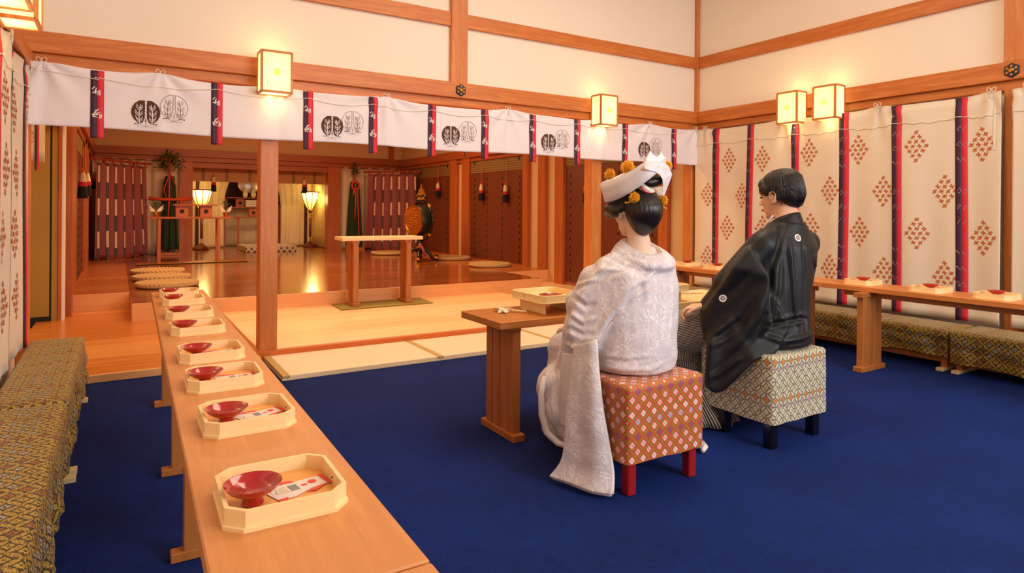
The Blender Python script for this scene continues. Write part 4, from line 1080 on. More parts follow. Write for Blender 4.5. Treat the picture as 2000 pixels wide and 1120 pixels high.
# figured purple screens (kicho)
def kicho(label, p0, p1, z0, z1, seed, ribn=6):
    p0 = V((p0[0], p0[1], 0)); p1 = V((p1[0], p1[1], 0)); d = (p1-p0); L = d.length; d.normalize(); nn = V((d.y, -d.x, 0))
    t = T('curtain_screen', label, 'curtain screen', (p0+p1)/2+V((0, 0, SZ)))
    f = lambda s, q: .05*math.sin(s*2*PI*ribn+seed)*(1-q*.4)+.02*math.sin(s*31+seed)
    pt = lambda s, q, o=0, dz=0: p0+d*(L*(s*(1+.10*(1-q))-.05*(1-q)))+nn*(f(s, q)*(.35+.65*(1-q))+o)+V((0, 0, z0+(z1-z0)*q+dz+(.02*math.sin(s*9+seed))*(1-q)))
    b = B().grid(lambda s, q: pt(s, q), 110, 24, lambda s, q: (s*L, q*(z1-z0))); O('figured_cloth', b, 'kicho', t, w=True, smooth='all', solid=.003)
    for k in range(ribn):
        s0 = (k+((PI/2-seed)/(2*PI)) % 1)/ribn
        b = B().grid(lambda s, q: pt(s0-.018+.036*s, q*1.06-.06, .012+(.03 if q < .03 else 0)), 2, 40, lambda s, q: (s, q)); O('banded_ribbon', b, 'kstripe', t, w=True, smooth='all', solid=.002)
    O('top_rod', B().tube([p0-d*.12+V((0, 0, z1+.05)), p1+d*.12+V((0, 0, z1+.05))], .02, 8), 'maroonrod', t, w=True, smooth=True)
    for k in range(ribn+1):
        p = p0+d*(L*k/ribn)+V((0, 0, z1+.05)); O('tie_loop', B().tube([p+V((0, 0, -.07))+nn*.02, p+V((0, 0, .03))+nn*.025, p+V((0, 0, .03))-nn*.025, p+V((0, 0, -.07))-nn*.02], .008, 6), 'orangered', t, w=True, smooth='all')
    for q in (p0+d*L*.2, p0+d*L*.8): O('upright', B().tube([q-nn*.06+V((0, 0, SZ)), q-nn*.06+V((0, 0, z1+.05))], .018, 8), 'maroonrod', t, w=True)
    O('footboard', B().bar(p0+d*L*.15-nn*.06+V((0, 0, SZ+.03)), p1-d*L*.15-nn*.06+V((0, 0, SZ+.03)), .16, .05), 'maroonrod', t, w=True)
M['maroonrod'] = plain('red_brown_rod', '9a4228', .4)
kicho('purple figured curtain screen on the left beside the green banner', (-.30, 12.2), (.42, 13.05), SZ+.02, 1.80, .4)
kicho('purple figured curtain screen on the right behind the gilt drum', (4.48, 12.95), (5.22, 12.2), SZ+.02, 1.80, 1.9)
# pale cloths on the rear wall behind the screens
for nm, x0, x1, lb in (('rear_hanging', -.38, .92, 'pale cloth hanging on the rear wall behind the left green banner'), ('rear_hanging', 4.02, 5.3, 'pale cloth hanging on the rear wall behind the right green banner')):
    t = T(nm, lb, 'hanging', ((x0+x1)/2, 13.3, .22))
    b = B().grid(lambda a, c: V((x0+(x1-x0)*a, 13.30+.02*math.sin(a*31)+.012*math.sin(a*67), .23+1.70*c-.02*math.sin(PI*((a*5) % 1)))), 70, 8); O('cloth', b, 'altargrey', t, w=True, smooth='all', solid=.003)
    for k in range(5):
        b = B(); bow(b, V((x0+(x1-x0)*(k+.3)/5, 13.27, 1.93)), 1.6); O('tie', b, 'cord', t, w=True)
# green banners on stands with evergreen sprigs
def masakaki(label, x, y, right):
    t = T('green_banner_stand', label, 'banner stand', (x, y, SZ)); b = B()
    for k in range(3):
        pass
    w0, w1 = (.075, .17)
    b = B().grid(lambda s, q: V((x+(2*s-1)*(w0+(w1-w0)*(1-q)**.8), y-.05+.035*math.sin(s*19)*(1.1-q)-.05*(1-(2*s-1)**2), SZ+.10+1.33*q)), 30, 20); O('green_cloth', b, 'green', t, w=True, smooth='all', solid=.004)
    b = B().grid(lambda s, q: V((x+(2*s-1)*(w0+(w1-w0)*(1-q)**.8), y+.05-.03*math.sin(s*17)*(1.1-q), SZ+.10+1.33*q)), 24, 12); O('green_cloth', b, 'green', t, w=True, smooth='all', solid=.004)
    O('pole', B().tube([(x, y, SZ), (x, y, 1.78)], .018, 8), 'maroonrod', t, w=True)
    b = B(); b.tube([(x-.01, y-.10, 1.70), (x-.015, y-.12, 1.2), (x-.03, y-.12, .85)], .014, 6); O('vermilion_streamer', b, 'orangered', t, w=True, smooth='all')
    if right:
        RX_ = Matrix.Rotation(PI/2, 4, 'X'); b = B(); b.tube([(x-.02+.075*math.cos(a), y-.12, 1.56+.09*math.sin(a)) for a in [2*PI*k/20 for k in range(21)]], .02, 6); b.tube([(x+.02, y-.13, 1.48), (x+.07, y-.13, .35)], .013, 6); b.tube([(x-.05, y-.13, 1.48), (x-.06, y-.13, 1.36)], .018, 6); O('cord_rosette', b, 'orangered', t, w=True, smooth='all')
    else:
        b = B(); b.tube([(x-.34, y-.12, 1.235), (x-.1, y-.13, 1.22), (x+.1, y-.13, 1.22), (x+.36, y-.12, 1.24)], [.035, .028, .028, .035], 6); b.tube([(x, y-.1, 1.70), (x-.10, y-.12, 1.4), (x-.06, y-.12, 1.25)], .010, 5); b.tube([(x, y-.1, 1.70), (x+.12, y-.12, 1.4), (x+.16, y-.12, 1.16)], .010, 5); b.tube([(x+.17, y-.12, 1.26), (x+.18, y-.12, 1.10)], .03, 6); O('vermilion_cord', b, 'orangered', t, w=True, smooth='all')
    O('base_block', bx((x-.2, y-.1, SZ), (x+.2, y+.1, SZ+.05)), 'tableleg', t, w=True)
    for sx in (-1, 1): O('base_post', bx((x+sx*.17-.015, y-.1, SZ+.05), (x+sx*.17+.015, y-.07, SZ+.22)), 'tableleg', t, w=True)
    rnd = random.Random(5+int(right)); b = B(); br = B(); R_ = .10 if right else .25; zc = 1.92
    for k in range(280 if not right else 90):
        th = rnd.uniform(0, 2*PI); ph = rnd.uniform(-.3, 1.5); r = R_*rnd.uniform(.3, 1)
        c = V((x+r*math.cos(th)*math.cos(ph), y+r*.5*math.sin(th)*math.cos(ph), zc-.08+r*math.sin(ph)*(1.9 if right else 1.1)))
        d = V((rnd.uniform(-1, 1), rnd.uniform(-.6, .6), rnd.uniform(-.5, 1))).normalized(); s_ = d.orthogonal().normalized()*.012
        b.add([c, c+d*.025+s_, c+d*.065, c+d*.025-s_], [(0, 1, 2, 3)])
        if k % 9 == 0: br.tube([(x, y, 1.76), V((x, y, 1.8)).lerp(c, .5), c], .004, 4)
    o = O('evergreen_leaves', b, 'leaf', t, w=True, solid=.001); o['kind'] = 'stuff'; O('twigs', br, 'dpost', t, w=True)['kind'] = 'stuff'
masakaki('green cloth banner stand with evergreen sprig, left of the altar opening', .80, 13.12, False)
masakaki('green cloth banner stand with red rosette, right of the altar opening', 4.23, 13.12, True)
# low plinth before the altar
t = T('low_plinth', 'low grey patterned plinth on the floor before the altar', 'plinth', (2.65, 13.6, SZ))
O('body', bx((2.12, 13.2, SZ), (3.07, 14.2, SZ+.10)), 'plinth', t, w=True, boxuv=True, bev=.004); O('top_mat', bx((2.12, 13.2, SZ+.10), (3.07, 14.2, SZ+.11)), 'altargrey', t, w=True)
# offering table at the left with boxes and potted sprigs
t = T('long_offering_table', 'long thin legged offering table at the left of the stage', 'table', (.95, 11.2, SZ))
O('tabletop', bx((.38, 11.05, .905), (1.55, 11.35, .935)), 'dbeamx', t, w=True, bev=.002)
for x in (.54, 1.37):
    for y in (11.08, 11.30): O('leg', bx((x-.02, y-.02, SZ+.009), (x+.02, y+.02, .905)), 'dpost', t, w=True, bev=.002)
t = T('raised_shelf_board', 'narrow shelf board resting across two boxes on the left offering table', 'shelf', (1.04, 11.2, 1.11)); O('board', bx((.73, 11.08, 1.108), (1.35, 11.32, 1.132)), 'dbeamx', t, w=True, bev=.002)
def sanbo(label, x, y, z, s=.17, grp='square offering boxes with a round hole'):
    t = T('offering_box', label, 'box', (x, y, z), 0, grp)
    O('box_body', bx((-s/2, -s/2, 0), (s/2, s/2, s)), 'dpost', t, bev=.002)
    O('round_hole', B().lathe([(s*.2, 0), (s*.2, .004)], (0, -s/2, s*.5), 8, Matrix.Rotation(PI/2, 4, 'X') @ Matrix.Rotation(PI/8, 4, 'Z')), 'darkgap', t)  # dark disc on the front face, painted as the shade inside the hole
    return t
s0 = sanbo('square wooden offering box on the left offering table, left of two', .85, 11.2, .935, .172); dup(s0, (1.19, 11.2, .935), 0, 'square wooden offering box on the left offering table, right of two')
def pot(label, x, y, z):
    t = T('potted_sprig', label, 'plant', (x, y, z), 0); O('pot', B().lathe([(.025, 0), (.035, .02), (.04, .07), (.036, .075)], (0, 0, 0), 16), 'gold', t, smooth=True)
    b = B(); rnd = random.Random(2)
    for k in range(60): c = V((rnd.gauss(0, .025), rnd.gauss(0, .025), .2+rnd.gauss(0, .025))); d = V((rnd.uniform(-1, 1), rnd.uniform(-1, 1), rnd.uniform(0, 1))).normalized()*.03; s_ = d.orthogonal().normalized()*.008; b.add([c-s_, c+s_, c+d], [(0, 1, 2)])
    O('green_tuft', b, 'leaf', t, solid=.001)['kind'] = 'stuff'
    b = B()
    for sg in (-1, 1):
        for k in range(3): b.prism([(0, 0, .08), (sg*.05, 0, .10+.02*k), (sg*.11, 0, .13+.03*k), (sg*.06, 0, .08+.02*k)], (0, .004, 0))
    O('paper_wings', b, 'porcelain', t); O('stem', B().tube([(0, 0, .07), (0, 0, .2)], .008, 6), 'leaf', t); return t
q0 = pot('gilt pot with sprig and white paper wings, left end of the offering table', .50, 11.2, .935); dup(q0, (1.49, 11.2, .935), .4, 'gilt pot with sprig and white paper wings, right end of the offering table')
t = T('rush_mat', 'dark edged rush mat under the left offering table', 'mat', (.9, 11.2, SZ)); O('weave', bx((.24, 11.0, SZ), (1.8, 11.45, SZ+.008)), 'dbeamx', t, w=True); O('edge_cord', bx((.24, 11.0, SZ), (1.8, 11.03, SZ+.012)), 'mat', t, w=True)
# altar recess: blind, curtains, lamps, tables, mirror
t = T('rolled_blind', 'short bamboo blind with brocade tabs across the altar opening', 'blind', (2.47, 13.62, 1.6))
O('reed_panel', bx((1.2, 13.62, 1.585), (3.74, 13.64, 1.85)), 'blindl', t, w=True) if 'blindl' in M else O('reed_panel', bx((1.2, 13.62, 1.585), (3.74, 13.64, 1.85)), 'dbeamx', t, w=True)
for k in range(6): x = 1.40+k*.425; O('brocade_tab', bx((x-.03, 13.612, 1.60), (x+.03, 13.62, 1.84)), 'band', t, w=True)
hang_tassel('tassel hanging in the altar opening, left one', (1.58, 13.55, 1.68), 1.1, .18); hang_tassel('tassel hanging in the altar opening, right one', (3.30, 13.55, 1.68), 1.1, .18)
def acurt(label, xa, xb, side):
    t = T('altar_curtain', label, 'curtain', ((xa+xb)/2, 14.9, SZ))
    def pt(a, q, o=0):
        xin = 0; hook = math.exp(-((q-.62)/.5)**2)
        x = xa+(xb-xa)*a; lim = (abs(xb-xa))*(.0)+0
        k = max(0, q-.55)/.45; x += side*(k*k*.16)*a*a          # drawn towards the centre at the top
        return V((x, 14.92+.014*math.sin(a*20)+.008*math.sin(a*43+q*2)-o, SZ+.01+1.55*q))
    b = B().grid(lambda a, q: pt(a, q), 60, 20); O('silk', b, 'altarwhite', t, w=True, smooth='all', solid=.003)
    for a0 in (.34,):
        b = B().grid(lambda a, q: pt(a0-.04+.08*a, q, .012), 2, 24); O('plum_band', b, 'strap', t, w=True, smooth='all', solid=.002)
acurt('ivory silk altar curtain drawn aside, left half', 1.15, 1.95, 1); acurt('ivory silk altar curtain drawn aside, right half', 3.95, 3.12, -1)
t = T('side_drape', 'yellowish silk drape along the right side of the altar recess', 'curtain', (3.85, 14.4, SZ)); b = B().grid(lambda a, q: V((3.83+.02*math.sin(a*30), 13.7+1.2*a, SZ+.01+1.6*q)), 60, 6); O('silk', b, 'cream_yel', t, w=True, smooth='all', solid=.003)
t = T('inner_drape', 'dark plum cloth hanging behind the altar mirror', 'curtain', (2.5, 15.9, SZ)); b = B().grid(lambda a, q: V((1.6+1.9*a, 15.9+.02*math.sin(a*40), SZ+.005+1.7*q)), 60, 6); O('cloth', b, 'strap', t, w=True, smooth='all', solid=.003)
t = T('altar_front_cloth', 'plain ivory cloth hanging below the altar shelves', 'cloth', (2.5, 15.6, SZ)); b = B().grid(lambda a, q: V((1.75+1.6*a, 15.55+.015*math.sin(a*30), SZ+.005+.85*q)), 50, 6); O('cloth', b, 'altarwhite', t, w=True, smooth='all', solid=.003)
t = T('altar_shelf', 'upper altar shelf table holding boxes under the mirror', 'table', (2.5, 15.2, SZ))
O('tabletop', bx((1.85, 15.05, 1.28), (3.22, 15.35, 1.305)), 'dbeamx', t, w=True, bev=.002); O('lower_board', bx((1.85, 15.05, 1.07), (3.22, 15.35, 1.095)), 'dbeamx', t, w=True, bev=.002)
for x in (1.98, 3.12): O('leg', bx((x-.025, 15.1, SZ), (x+.025, 15.15, 1.07)), 'dpost', t, w=True)
for k, x in enumerate((1.95, 2.30, 2.72, 3.10)): dup(s0, (x, 15.2, 1.096), 0, 'wooden offering box between the altar shelf boards, number %s from the left' % ('first', 'second', 'third', 'fourth')[k]).__setitem__('group', 'offering boxes on the altar')
t = T('altar_table', 'lower altar table behind the left wooden pillar', 'table', (2.6, 14.9, SZ)); O('tabletop', bx((2.16, 14.75, .86), (3.05, 15.0, .885)), 'dbeamx', t, w=True, bev=.002)
for x in (2.22, 2.98): O('leg', bx((x-.02, 14.8, SZ), (x+.02, 14.85, .86)), 'dpost', t, w=True)
dup(s0, (2.52, 14.87, .885), 0, 'wooden offering box on the lower altar table')['group'] = 'offering boxes on the altar'
t = T('altar_mirror', 'round silver mirror standing at the centre of the altar', 'mirror', (2.5, 15.25, 1.305)); O('mirror_disc', B().lathe([(0, 0), (.23, 0), (.235, .01), (.22, .02), (0, .022)], (2.5, 15.25, 1.62), 32, Matrix.Rotation(PI/2, 4, 'X'), cap=False), 'silver', t, w=True, smooth=True)
O('stand', B().lathe([(.1, 0), (.09, .03), (.03, .06), (.05, .10)], (2.5, 15.25, 1.305), 16), 'maroon', t, w=True, smooth=True)
vz = [(.03, 0), (.045, .02), (.055, .06), (.05, .10), (.03, .13), (.04, .15), (.02, .17), (.03, .185), (.01, .20)]
for x, lb in ((2.40, 'left'), (2.57, 'right')):
    t = T('white_vase', 'small lidded white porcelain vase on the altar shelf, %s of two' % lb, 'vase', (x, 15.10, 1.305), 0, 'white vases on the altar'); O('vase_body', B().lathe(vz, (0, 0, 0), 18), 'porcelain', t, smooth=True)
t = T('offering_stack', 'stack of white folded offerings on the altar shelf', 'offering', (2.5, 15.1, 1.1)); 
for k in range(3): O('folded_cloth', bx((2.40, 15.02, 1.102+k*.05), (2.62, 15.04+.2, 1.148+k*.05)), 'porcelain', t, w=True, bev=.004)
def flamp(label, x, y):
    t = T('floor_lamp', label, 'lamp', (x, y, SZ))
    O('base', B().lathe([(.16, 0), (.165, .02), (.13, .06), (.06, .10), (.03, .13)], (0, 0, 0), 8), 'maroon', t)
    O('pole', B().lathe([(.016, .13), (.016, .22), (.028, .24), (.028, .62), (.016, .64), (.014, .78)], (0, 0, 0), 12), 'maroon', t, smooth=True)
    O('gilt_sleeve', B().lathe([(.018, .14), (.018, .22)], (0, 0, 0), 12), 'gold', t, smooth=True); O('gilt_sleeve', B().lathe([(.018, .65), (.018, .76)], (0, 0, 0), 12), 'gold', t, smooth=True)
    O('knob', B().ball((0, 0, .80), (.045, .045, .04), 8), 'maroon', t, smooth='all')
    pr = [(.05, .84), (.10, .92), (.145, 1.02), (.17, 1.12), (.195, 1.22)]
    sh = O('shade', B().lathe(pr, (0, 0, 0), 8, cap=False), 'shade', t)
    for k in range(8):
        a = k*PI/4; O('shade_rib', B().tube([(r*math.cos(a)*1.02, r*math.sin(a)*1.02, z) for r, z in pr], .008, 5), 'maroon', sh)
    O('shade_rim', B().tube([(.2*math.cos(k*PI/4), .2*math.sin(k*PI/4), 1.225) for k in range(9)], .011, 5, cap=False), 'maroon', t)
    point('floor_lamp_glow', (x, y-.30, SZ+1.05), 6.0, (1, .66, .25), .1); point('floor_lamp_up', (x, y, SZ+1.3), 2.0, (1, .66, .25), .06)
flamp('floor lamp with glowing fluted paper shade, left side of the altar', 1.464, 14.45); flamp('floor lamp with glowing fluted paper shade, right side of the altar', 3.654, 14.45)

# ================================================================ PEOPLE
from mathutils.bvhtree import BVHTree
def bake(b, voxel, smooth, name, it=4, folds=(), nz=0, nzs=8, seed=0, sharp=0):
    me = b.mesh(name); o = bpy.data.objects.new('tmp', me); C.objects.link(o)
    m = o.modifiers.new('r', 'REMESH'); m.mode = 'VOXEL'; m.voxel_size = voxel; m.use_smooth_shade = True
    s = o.modifiers.new('s', 'SMOOTH'); s.factor = .5; s.iterations = it
    dg = bpy.context.evaluated_depsgraph_get(); ev = o.evaluated_get(dg); r = bpy.data.meshes.new_from_object(ev)
    bpy.data.objects.remove(o); bpy.data.meshes.remove(me)
    n = len(r.vertices); co = np.empty(n*3); r.vertices.foreach_get('co', co); co = co.reshape(-1, 3)
    if folds:
        bv0 = BVHTree.FromPolygons([v.co for v in r.vertices], [tuple(p.vertices) for p in r.polygons]); ff = []
        for pts, wd, am in folds:
            q = []
            for i in range(len(pts)-1):
                for k in range(5):
                    t = k/5; x = pts[i][0]+(pts[i+1][0]-pts[i][0])*t; y = pts[i][1]+(pts[i+1][1]-pts[i][1])*t
                    h = bv0.ray_cast(V((0, 0, H)), ray(x, y).normalized())
                    if h[0] is not None: q.append(tuple(h[0]))
            if len(q) > 2: ff.append((q, wd, am))
        folds = ff
    if folds or nz:
        no = np.empty(n*3); r.vertices.foreach_get('normal', no); no = no.reshape(-1, 3); d = np.zeros(n)
        for pts, wd, am in folds:
            best = np.full(n, 9.); tt = np.zeros(n); L = len(pts)-1
            for i in range(L):
                a = np.array(pts[i]); c = np.array(pts[i+1]); ab = c-a
                t = np.clip(((co-a) @ ab)/(ab @ ab), 0, 1); q = np.linalg.norm(co-(a+t[:, None]*ab), axis=1)
                k = q < best; best[k] = q[k]; tt[k] = ((i+t)/L)[k]
            env = np.minimum(1, np.minimum(tt, 1-tt)*5+.15); x = best/wd
            d += am*env*(np.exp(-x*x)-.45*np.exp(-(x-1.7)**2*1.6))
        if nz:
            d += nz*np.array([noise.noise(V((p[0]*nzs+seed, p[1]*nzs, p[2]*nzs*.55)))+.5*noise.noise(V((p[0]*nzs*2.3, p[1]*nzs*2.3+seed, p[2]*nzs*1.6))) for p in co])
        co = co+no*d[:, None]; r.vertices.foreach_set('co', co.ravel())
    r.name = name; r.polygons.foreach_set('use_smooth', [True]*len(r.polygons)); r.update(); return r
def head_prims(b, c, f, yaw=0, tilt=0, female=False):
    # c = head centre between the ears; local x right, y forward, z up
    R_ = Matrix.Rotation(yaw, 4, 'Z') @ Matrix.Rotation(tilt, 4, 'X'); R3 = R_.to_3x3(); P = lambda x, y, z: c+(R3 @ V((x, y, z)))*f
    E_ = lambda p, r: b.ball(P(*p), V(r)*f, 12, R3)
    E_((0, -.012, .035), (.073, .094, .084)); E_((0, .025, -.02), (.062, .066, .078)); E_((0, .040, -.062), (.050, .046, .046))
    E_((0, .066, -.094), (.024, .022, .019)); E_((0, .068, .035), (.052, .026, .035)); E_((-.03, .066, -.022), (.024, .022, .024)); E_((.03, .066, -.022), (.024, .022, .024))
    b.capsule(P(0, .088, .012), P(0, .109, -.026), .0075*f, .0115*f, 10); E_((-.011, .098, -.030), (.008, .010, .007)); E_((.011, .098, -.030), (.008, .010, .007))
    E_((0, .088, -.055), (.023, .012, .008)); E_((0, .087, -.066), (.019, .012, .008)); E_((-.032, .078, .018), (.020, .010, .008)); E_((.032, .078, .018), (.020, .010, .008))
    for s in (-1, 1):
        b.ball(P(s*.076, -.008, -.008), V((.009, .019, .031))*f, 10, R3 @ Matrix.Rotation(s*-.28, 3, 'Z')); E_((s*.071, .006, -.03), (.008, .010, .012))
    return P, R3
def ear_detail(P, R3, f, par, mat):
    for s in (-1, 1):
        b = B(); b.tube([P(s*.085, y, z) for y, z in ((.006, -.024), (.010, .004), (.004, .019), (-.012, .022), (-.023, .008), (-.020, -.012), (-.008, -.032), (.004, -.036))], .0038*f, 6)
        b.tube([P(s*.083, y, z) for y, z in ((.004, .008), (-.008, .010), (-.012, -.004), (-.004, -.016))], .0032*f, 6)
        O('ear_rim', b, mat, par, w=True, smooth='all')
def hand(b, wr, d, up, side, s=1.0, curl=.9):
    # wrist, forward direction, palm-back normal, side (+1 thumb to the left of d seen from above)
    d = V(d).normalized(); up = V(up).normalized(); lt = up.cross(d).normalized()*side
    pc = wr+d*.05*s; b.ball(pc, V((.030, .045, .015))*s, 8, Matrix((lt, d, up)).transposed()); b.ball(wr+d*.07*s, V((.038, .026, .014))*s, 8, Matrix((lt, d, up)).transposed()); b.capsule(wr-d*.01, wr+d*.05*s, .024*s, .026*s)
    for k, (o, L) in enumerate(((.030, .066), (.011, .075), (-.009, .070), (-.028, .055))):
        p = wr+lt*o*s+d*.082*s; a = .15; q = p
        for j, fr_ in enumerate((.45, .32, .23)):
            a += curl*(.55 if j == 0 else .8); dd = d*math.cos(a)-up*math.sin(a); q2 = q+dd*L*fr_*s; b.capsule(q, q2, (.0092-.0006*j)*s, (.0088-.0009*j)*s, 8); q = q2
    p = wr+lt*.026*s+d*.022*s; p1 = p+(lt*.7+d*.75-up*.1).normalized()*.036*s; p2 = p1+(lt*.1+d*.9-up*.5).normalized()*.03*s; p3 = p2+(d*.7-lt*.5-up*.5).normalized()*.022*s
    b.capsule(p, p1, .013*s, .0105*s, 8); b.capsule(p1, p2, .0105*s, .0095*s, 8); b.capsule(p2, p3, .0092*s, .0078*s, 8)
def seated_body(hc, hip, sh, kneeL, kneeR, footz, yaw, tilt, f, female, handL, handR, elL, elR, wrdir=(0, 1, -.25)):
    b = B(); P, R3 = head_prims(b, hc, f, yaw, tilt, female)
    neck0 = hc+V((0, -.025, -.055))*f; neck1 = V((sh.x, sh.y-.01, sh.z+.045)); r0 = .047 if female else .056
    b.capsule(neck0, neck1, r0*f, (r0+.006)*f, 14); b.capsule(neck1, V((sh.x, sh.y, sh.z-.05)), (r0+.008)*f, .070*f, 14)
    hw = .165 if not female else .145
    for s in (-1, 1):
        b.capsule(neck1+V((s*.02, 0, -.045)), V((sh.x+s*hw*.85, sh.y, sh.z-.075)), .036*f, .042*f); b.ball((sh.x+s*hw*.95, sh.y, sh.z-.085), .045*f, 8)
    b.ball((sh.x, sh.y+.01, sh.z-.12), V((.155, .10, .14))*f, 12); b.ball((hip.x, hip.y+.01, (hip.z+sh.z)/2-.02), V((.13, .095, .18))*f, 12); b.ball((hip.x, hip.y, hip.z+.03), V((.165, .12, .10))*f, 12)
    for s, el, wr in ((-1, elL, handL), (1, elR, handR)):
        b.capsule(V((sh.x+s*hw*.95, sh.y, sh.z-.085)), el, .046*f, .038*f); b.capsule(el, wr, .036*f, .025*f); hand(b, wr, wrdir if s < 0 else (-.3, .9, -.2), (0, .25, 1), -s, .98 if not female else .88)
    for s, kn in ((-1, kneeL), (1, kneeR)):
        b.capsule(V((hip.x+s*.085, hip.y+.02, hip.z)), kn, .085*f, .06*f); ft = V((kn.x, kn.y+.02, .09)); b.capsule(kn, ft, .055*f, .035*f); b.capsule(ft+V((0, -.02, -.045)), ft+V((0, .14, -.055)), .032, .026)
    return b, P, R3
def face_parts(P, R3, f, par):
    for s in (-1, 1):
        O('eye', B().ball(P(s*.031, .0845, .004), V((.013, .006, .0045))*f, 8, R3), 'eye', par, w=True, smooth='all')
        O('eyebrow', B().tube([P(s*.016, .094, .026), P(s*.034, .090, .031), P(s*.050, .078, .026)], [.003*f, .0034*f, .0015*f], 6), 'hair', par, w=True, smooth='all')
    O('mouth', B().ball(P(0, .0975, -.060), V((.019, .005, .0062))*f, 8, R3), 'lip', par, w=True, smooth='all')

# ---------------------------------------------------------------- groom
GY = .12
G = T('person', 'person in black crested kimono jacket and striped trousers seated on the cream brocade stool', 'person', (2.76, 2.05, 0))
gh = W(1527, 384, 3.24); gh.y += .01
gsh = V((gh.x-.01, gh.y-.045, 1.005))
ghip = V((2.80, 2.03, .50)); kL = V((2.53, 2.40, .45)); kR = V((3.05, 2.40, .45))
hL = AZ(1374, 604, .605); hL = V((hL.x, hL.y, .612)); elL = V((2.53, 2.10, .70)); hR = V((2.95, 2.36, .60)); elR = V((3.08, 2.15, .70))
b, P, R3 = seated_body(gh, ghip, gsh, kL, kR, 0, GY, -.12, 1.0, False, hL, hR, elL, elR, (-.62, .72, -.12))
gb = O('body', bake(b, .0055, .5, 'body', 5), 'skin', G, w=True)
face_parts(P, R3, 1.0, gb); ear_detail(P, R3, 1.0, gb, 'skin')
# hair: cap with strands
def strands(b, P, R3, pts_fn, n, seed, r0=.0028):
    rnd = random.Random(seed)
    for k in range(n):
        pts = pts_fn(rnd)
        if pts: b.tube([P(*p) for p in pts], [r0*.7]+[r0]*(len(pts)-2)+[r0*.15], 4)
hb = B()
for p, r in (((0, -.020, .052), (.083, .103, .083)), ((0, -.065, .005), (.075, .060, .070)), ((0, -.072, -.035), (.058, .038, .035)), ((0, .052, .068), (.074, .048, .040)), ((-.058, .030, .040), (.026, .05, .036)), ((.058, .030, .040), (.026, .05, .036)), ((-.066, -.03, .02), (.022, .05, .05)), ((.066, -.03, .02), (.022, .05, .05))):
    hb.ball(P(*p), V(r), 12, R3)
hair = O('hair', bake(hb, .006, .5, 'hair', 6), 'hair', G, w=True)
def gs(rnd):
    # from the crown whorl outwards and down over the cap
    a = rnd.uniform(0, 2*PI); L = rnd.uniform(.75, 1.0); jit = rnd.uniform(-.25, .25); out = []
    front = math.cos(a-PI/2) 
    endz = -.055 if front < -.35 else (.012 if front < .55 else .048)
    endz += rnd.uniform(-.014, .012)
    for i in range(8):
        t = .12+(L-.12)*i/7*1.0; ph = t*PI/2*1.12; aa = a+jit*t
        x = .0855*math.cos(aa)*math.sin(min(ph, PI/2)); y = -.022+(.108 if math.sin(aa) > 0 else .108)*math.sin(aa)*math.sin(min(ph, PI/2)); z = .052+.087*math.cos(ph)
        if ph > PI/2: z = .052-(ph-PI/2)*.087*1.2
        z = min(z, .138)
        if t > .62: z = z+(endz-z)*((t-.62)/.38)**1.2 if z > endz else z
        if z < 0: y += (.02 if y < 0 else 0)*(-z/.055); x *= 1-.25*(-z/.055)
        out.append((x*1.02, y*1.01+.002, z))
    return out
b = B(); strands(b, P, R3, gs, 760, 11, .0034); o = O('hair_strands', b, 'hair', hair, w=False, smooth='all'); o.data.transform(Matrix.Translation(-G.location)); o['kind'] = 'stuff'
# hakama, one cloth tube per leg with stripes along its length
def leg_cloth(secs, n=84):
    b = B(); m = len(secs); vs = []; uv = []
    S_ = []
    for i in range(m-1):
        for k in range(6): S_.append((i, k/6))
    S_.append((m-2, 1.0)); rows = []
    for i, t in S_:
        t2 = t*t*(3-2*t); a, c = secs[i], secs[i+1]; ctr = V(a[0]).lerp(V(c[0]), t); rx = a[1]+(c[1]-a[1])*t2; ry = a[2]+(c[2]-a[2])*t2; tl = a[3]+(c[3]-a[3])*t2; fd = a[4]+(c[4]-a[4])*t2
        X_ = V((1, 0, 0)); Y_ = V((0, math.cos(tl), math.sin(tl)))       # ring plane tilts from vertical (thigh) to horizontal (shin)
        for j in range(n+1):
            an = 2*PI*j/n; r = 1+fd*(math.sin(an*7+i*.2)+.5*math.sin(an*13+1))
            rows.append(ctr+X_*(rx*r*math.cos(an))+Y_*(ry*r*math.sin(an))); uv.append((j/n, (i+t)/m))
    R_ = len(S_); fs = [(i*(n+1)+j, i*(n+1)+j+1, (i+1)*(n+1)+j+1, (i+1)*(n+1)+j) for i in range(R_-1) for j in range(n)]
    b.add(rows, fs, uv); return b
for s, nm in ((-1, 'left'), (1, 'right')):
    cx = 2.80
    secs = [((cx+s*.09, 2.05, .52), .15, .11, PI/2+.1, .01), ((cx+s*.17, 2.22, .515), .155, .115, PI/2, .02), ((cx+s*.255, 2.36, .465), .15, .115, PI/2-.5, .025), ((cx+s*.265, 2.40, .36), .16, .12, .45, .03), ((cx+s*.235, 2.38, .18), .165, .15, .05, .045), ((cx+s*.19, 2.34, .012), .20, .20, 0, .06)]
    O('trouser_leg', leg_cloth(secs), 'hakama', G, w=True, smooth='all', solid=.003)
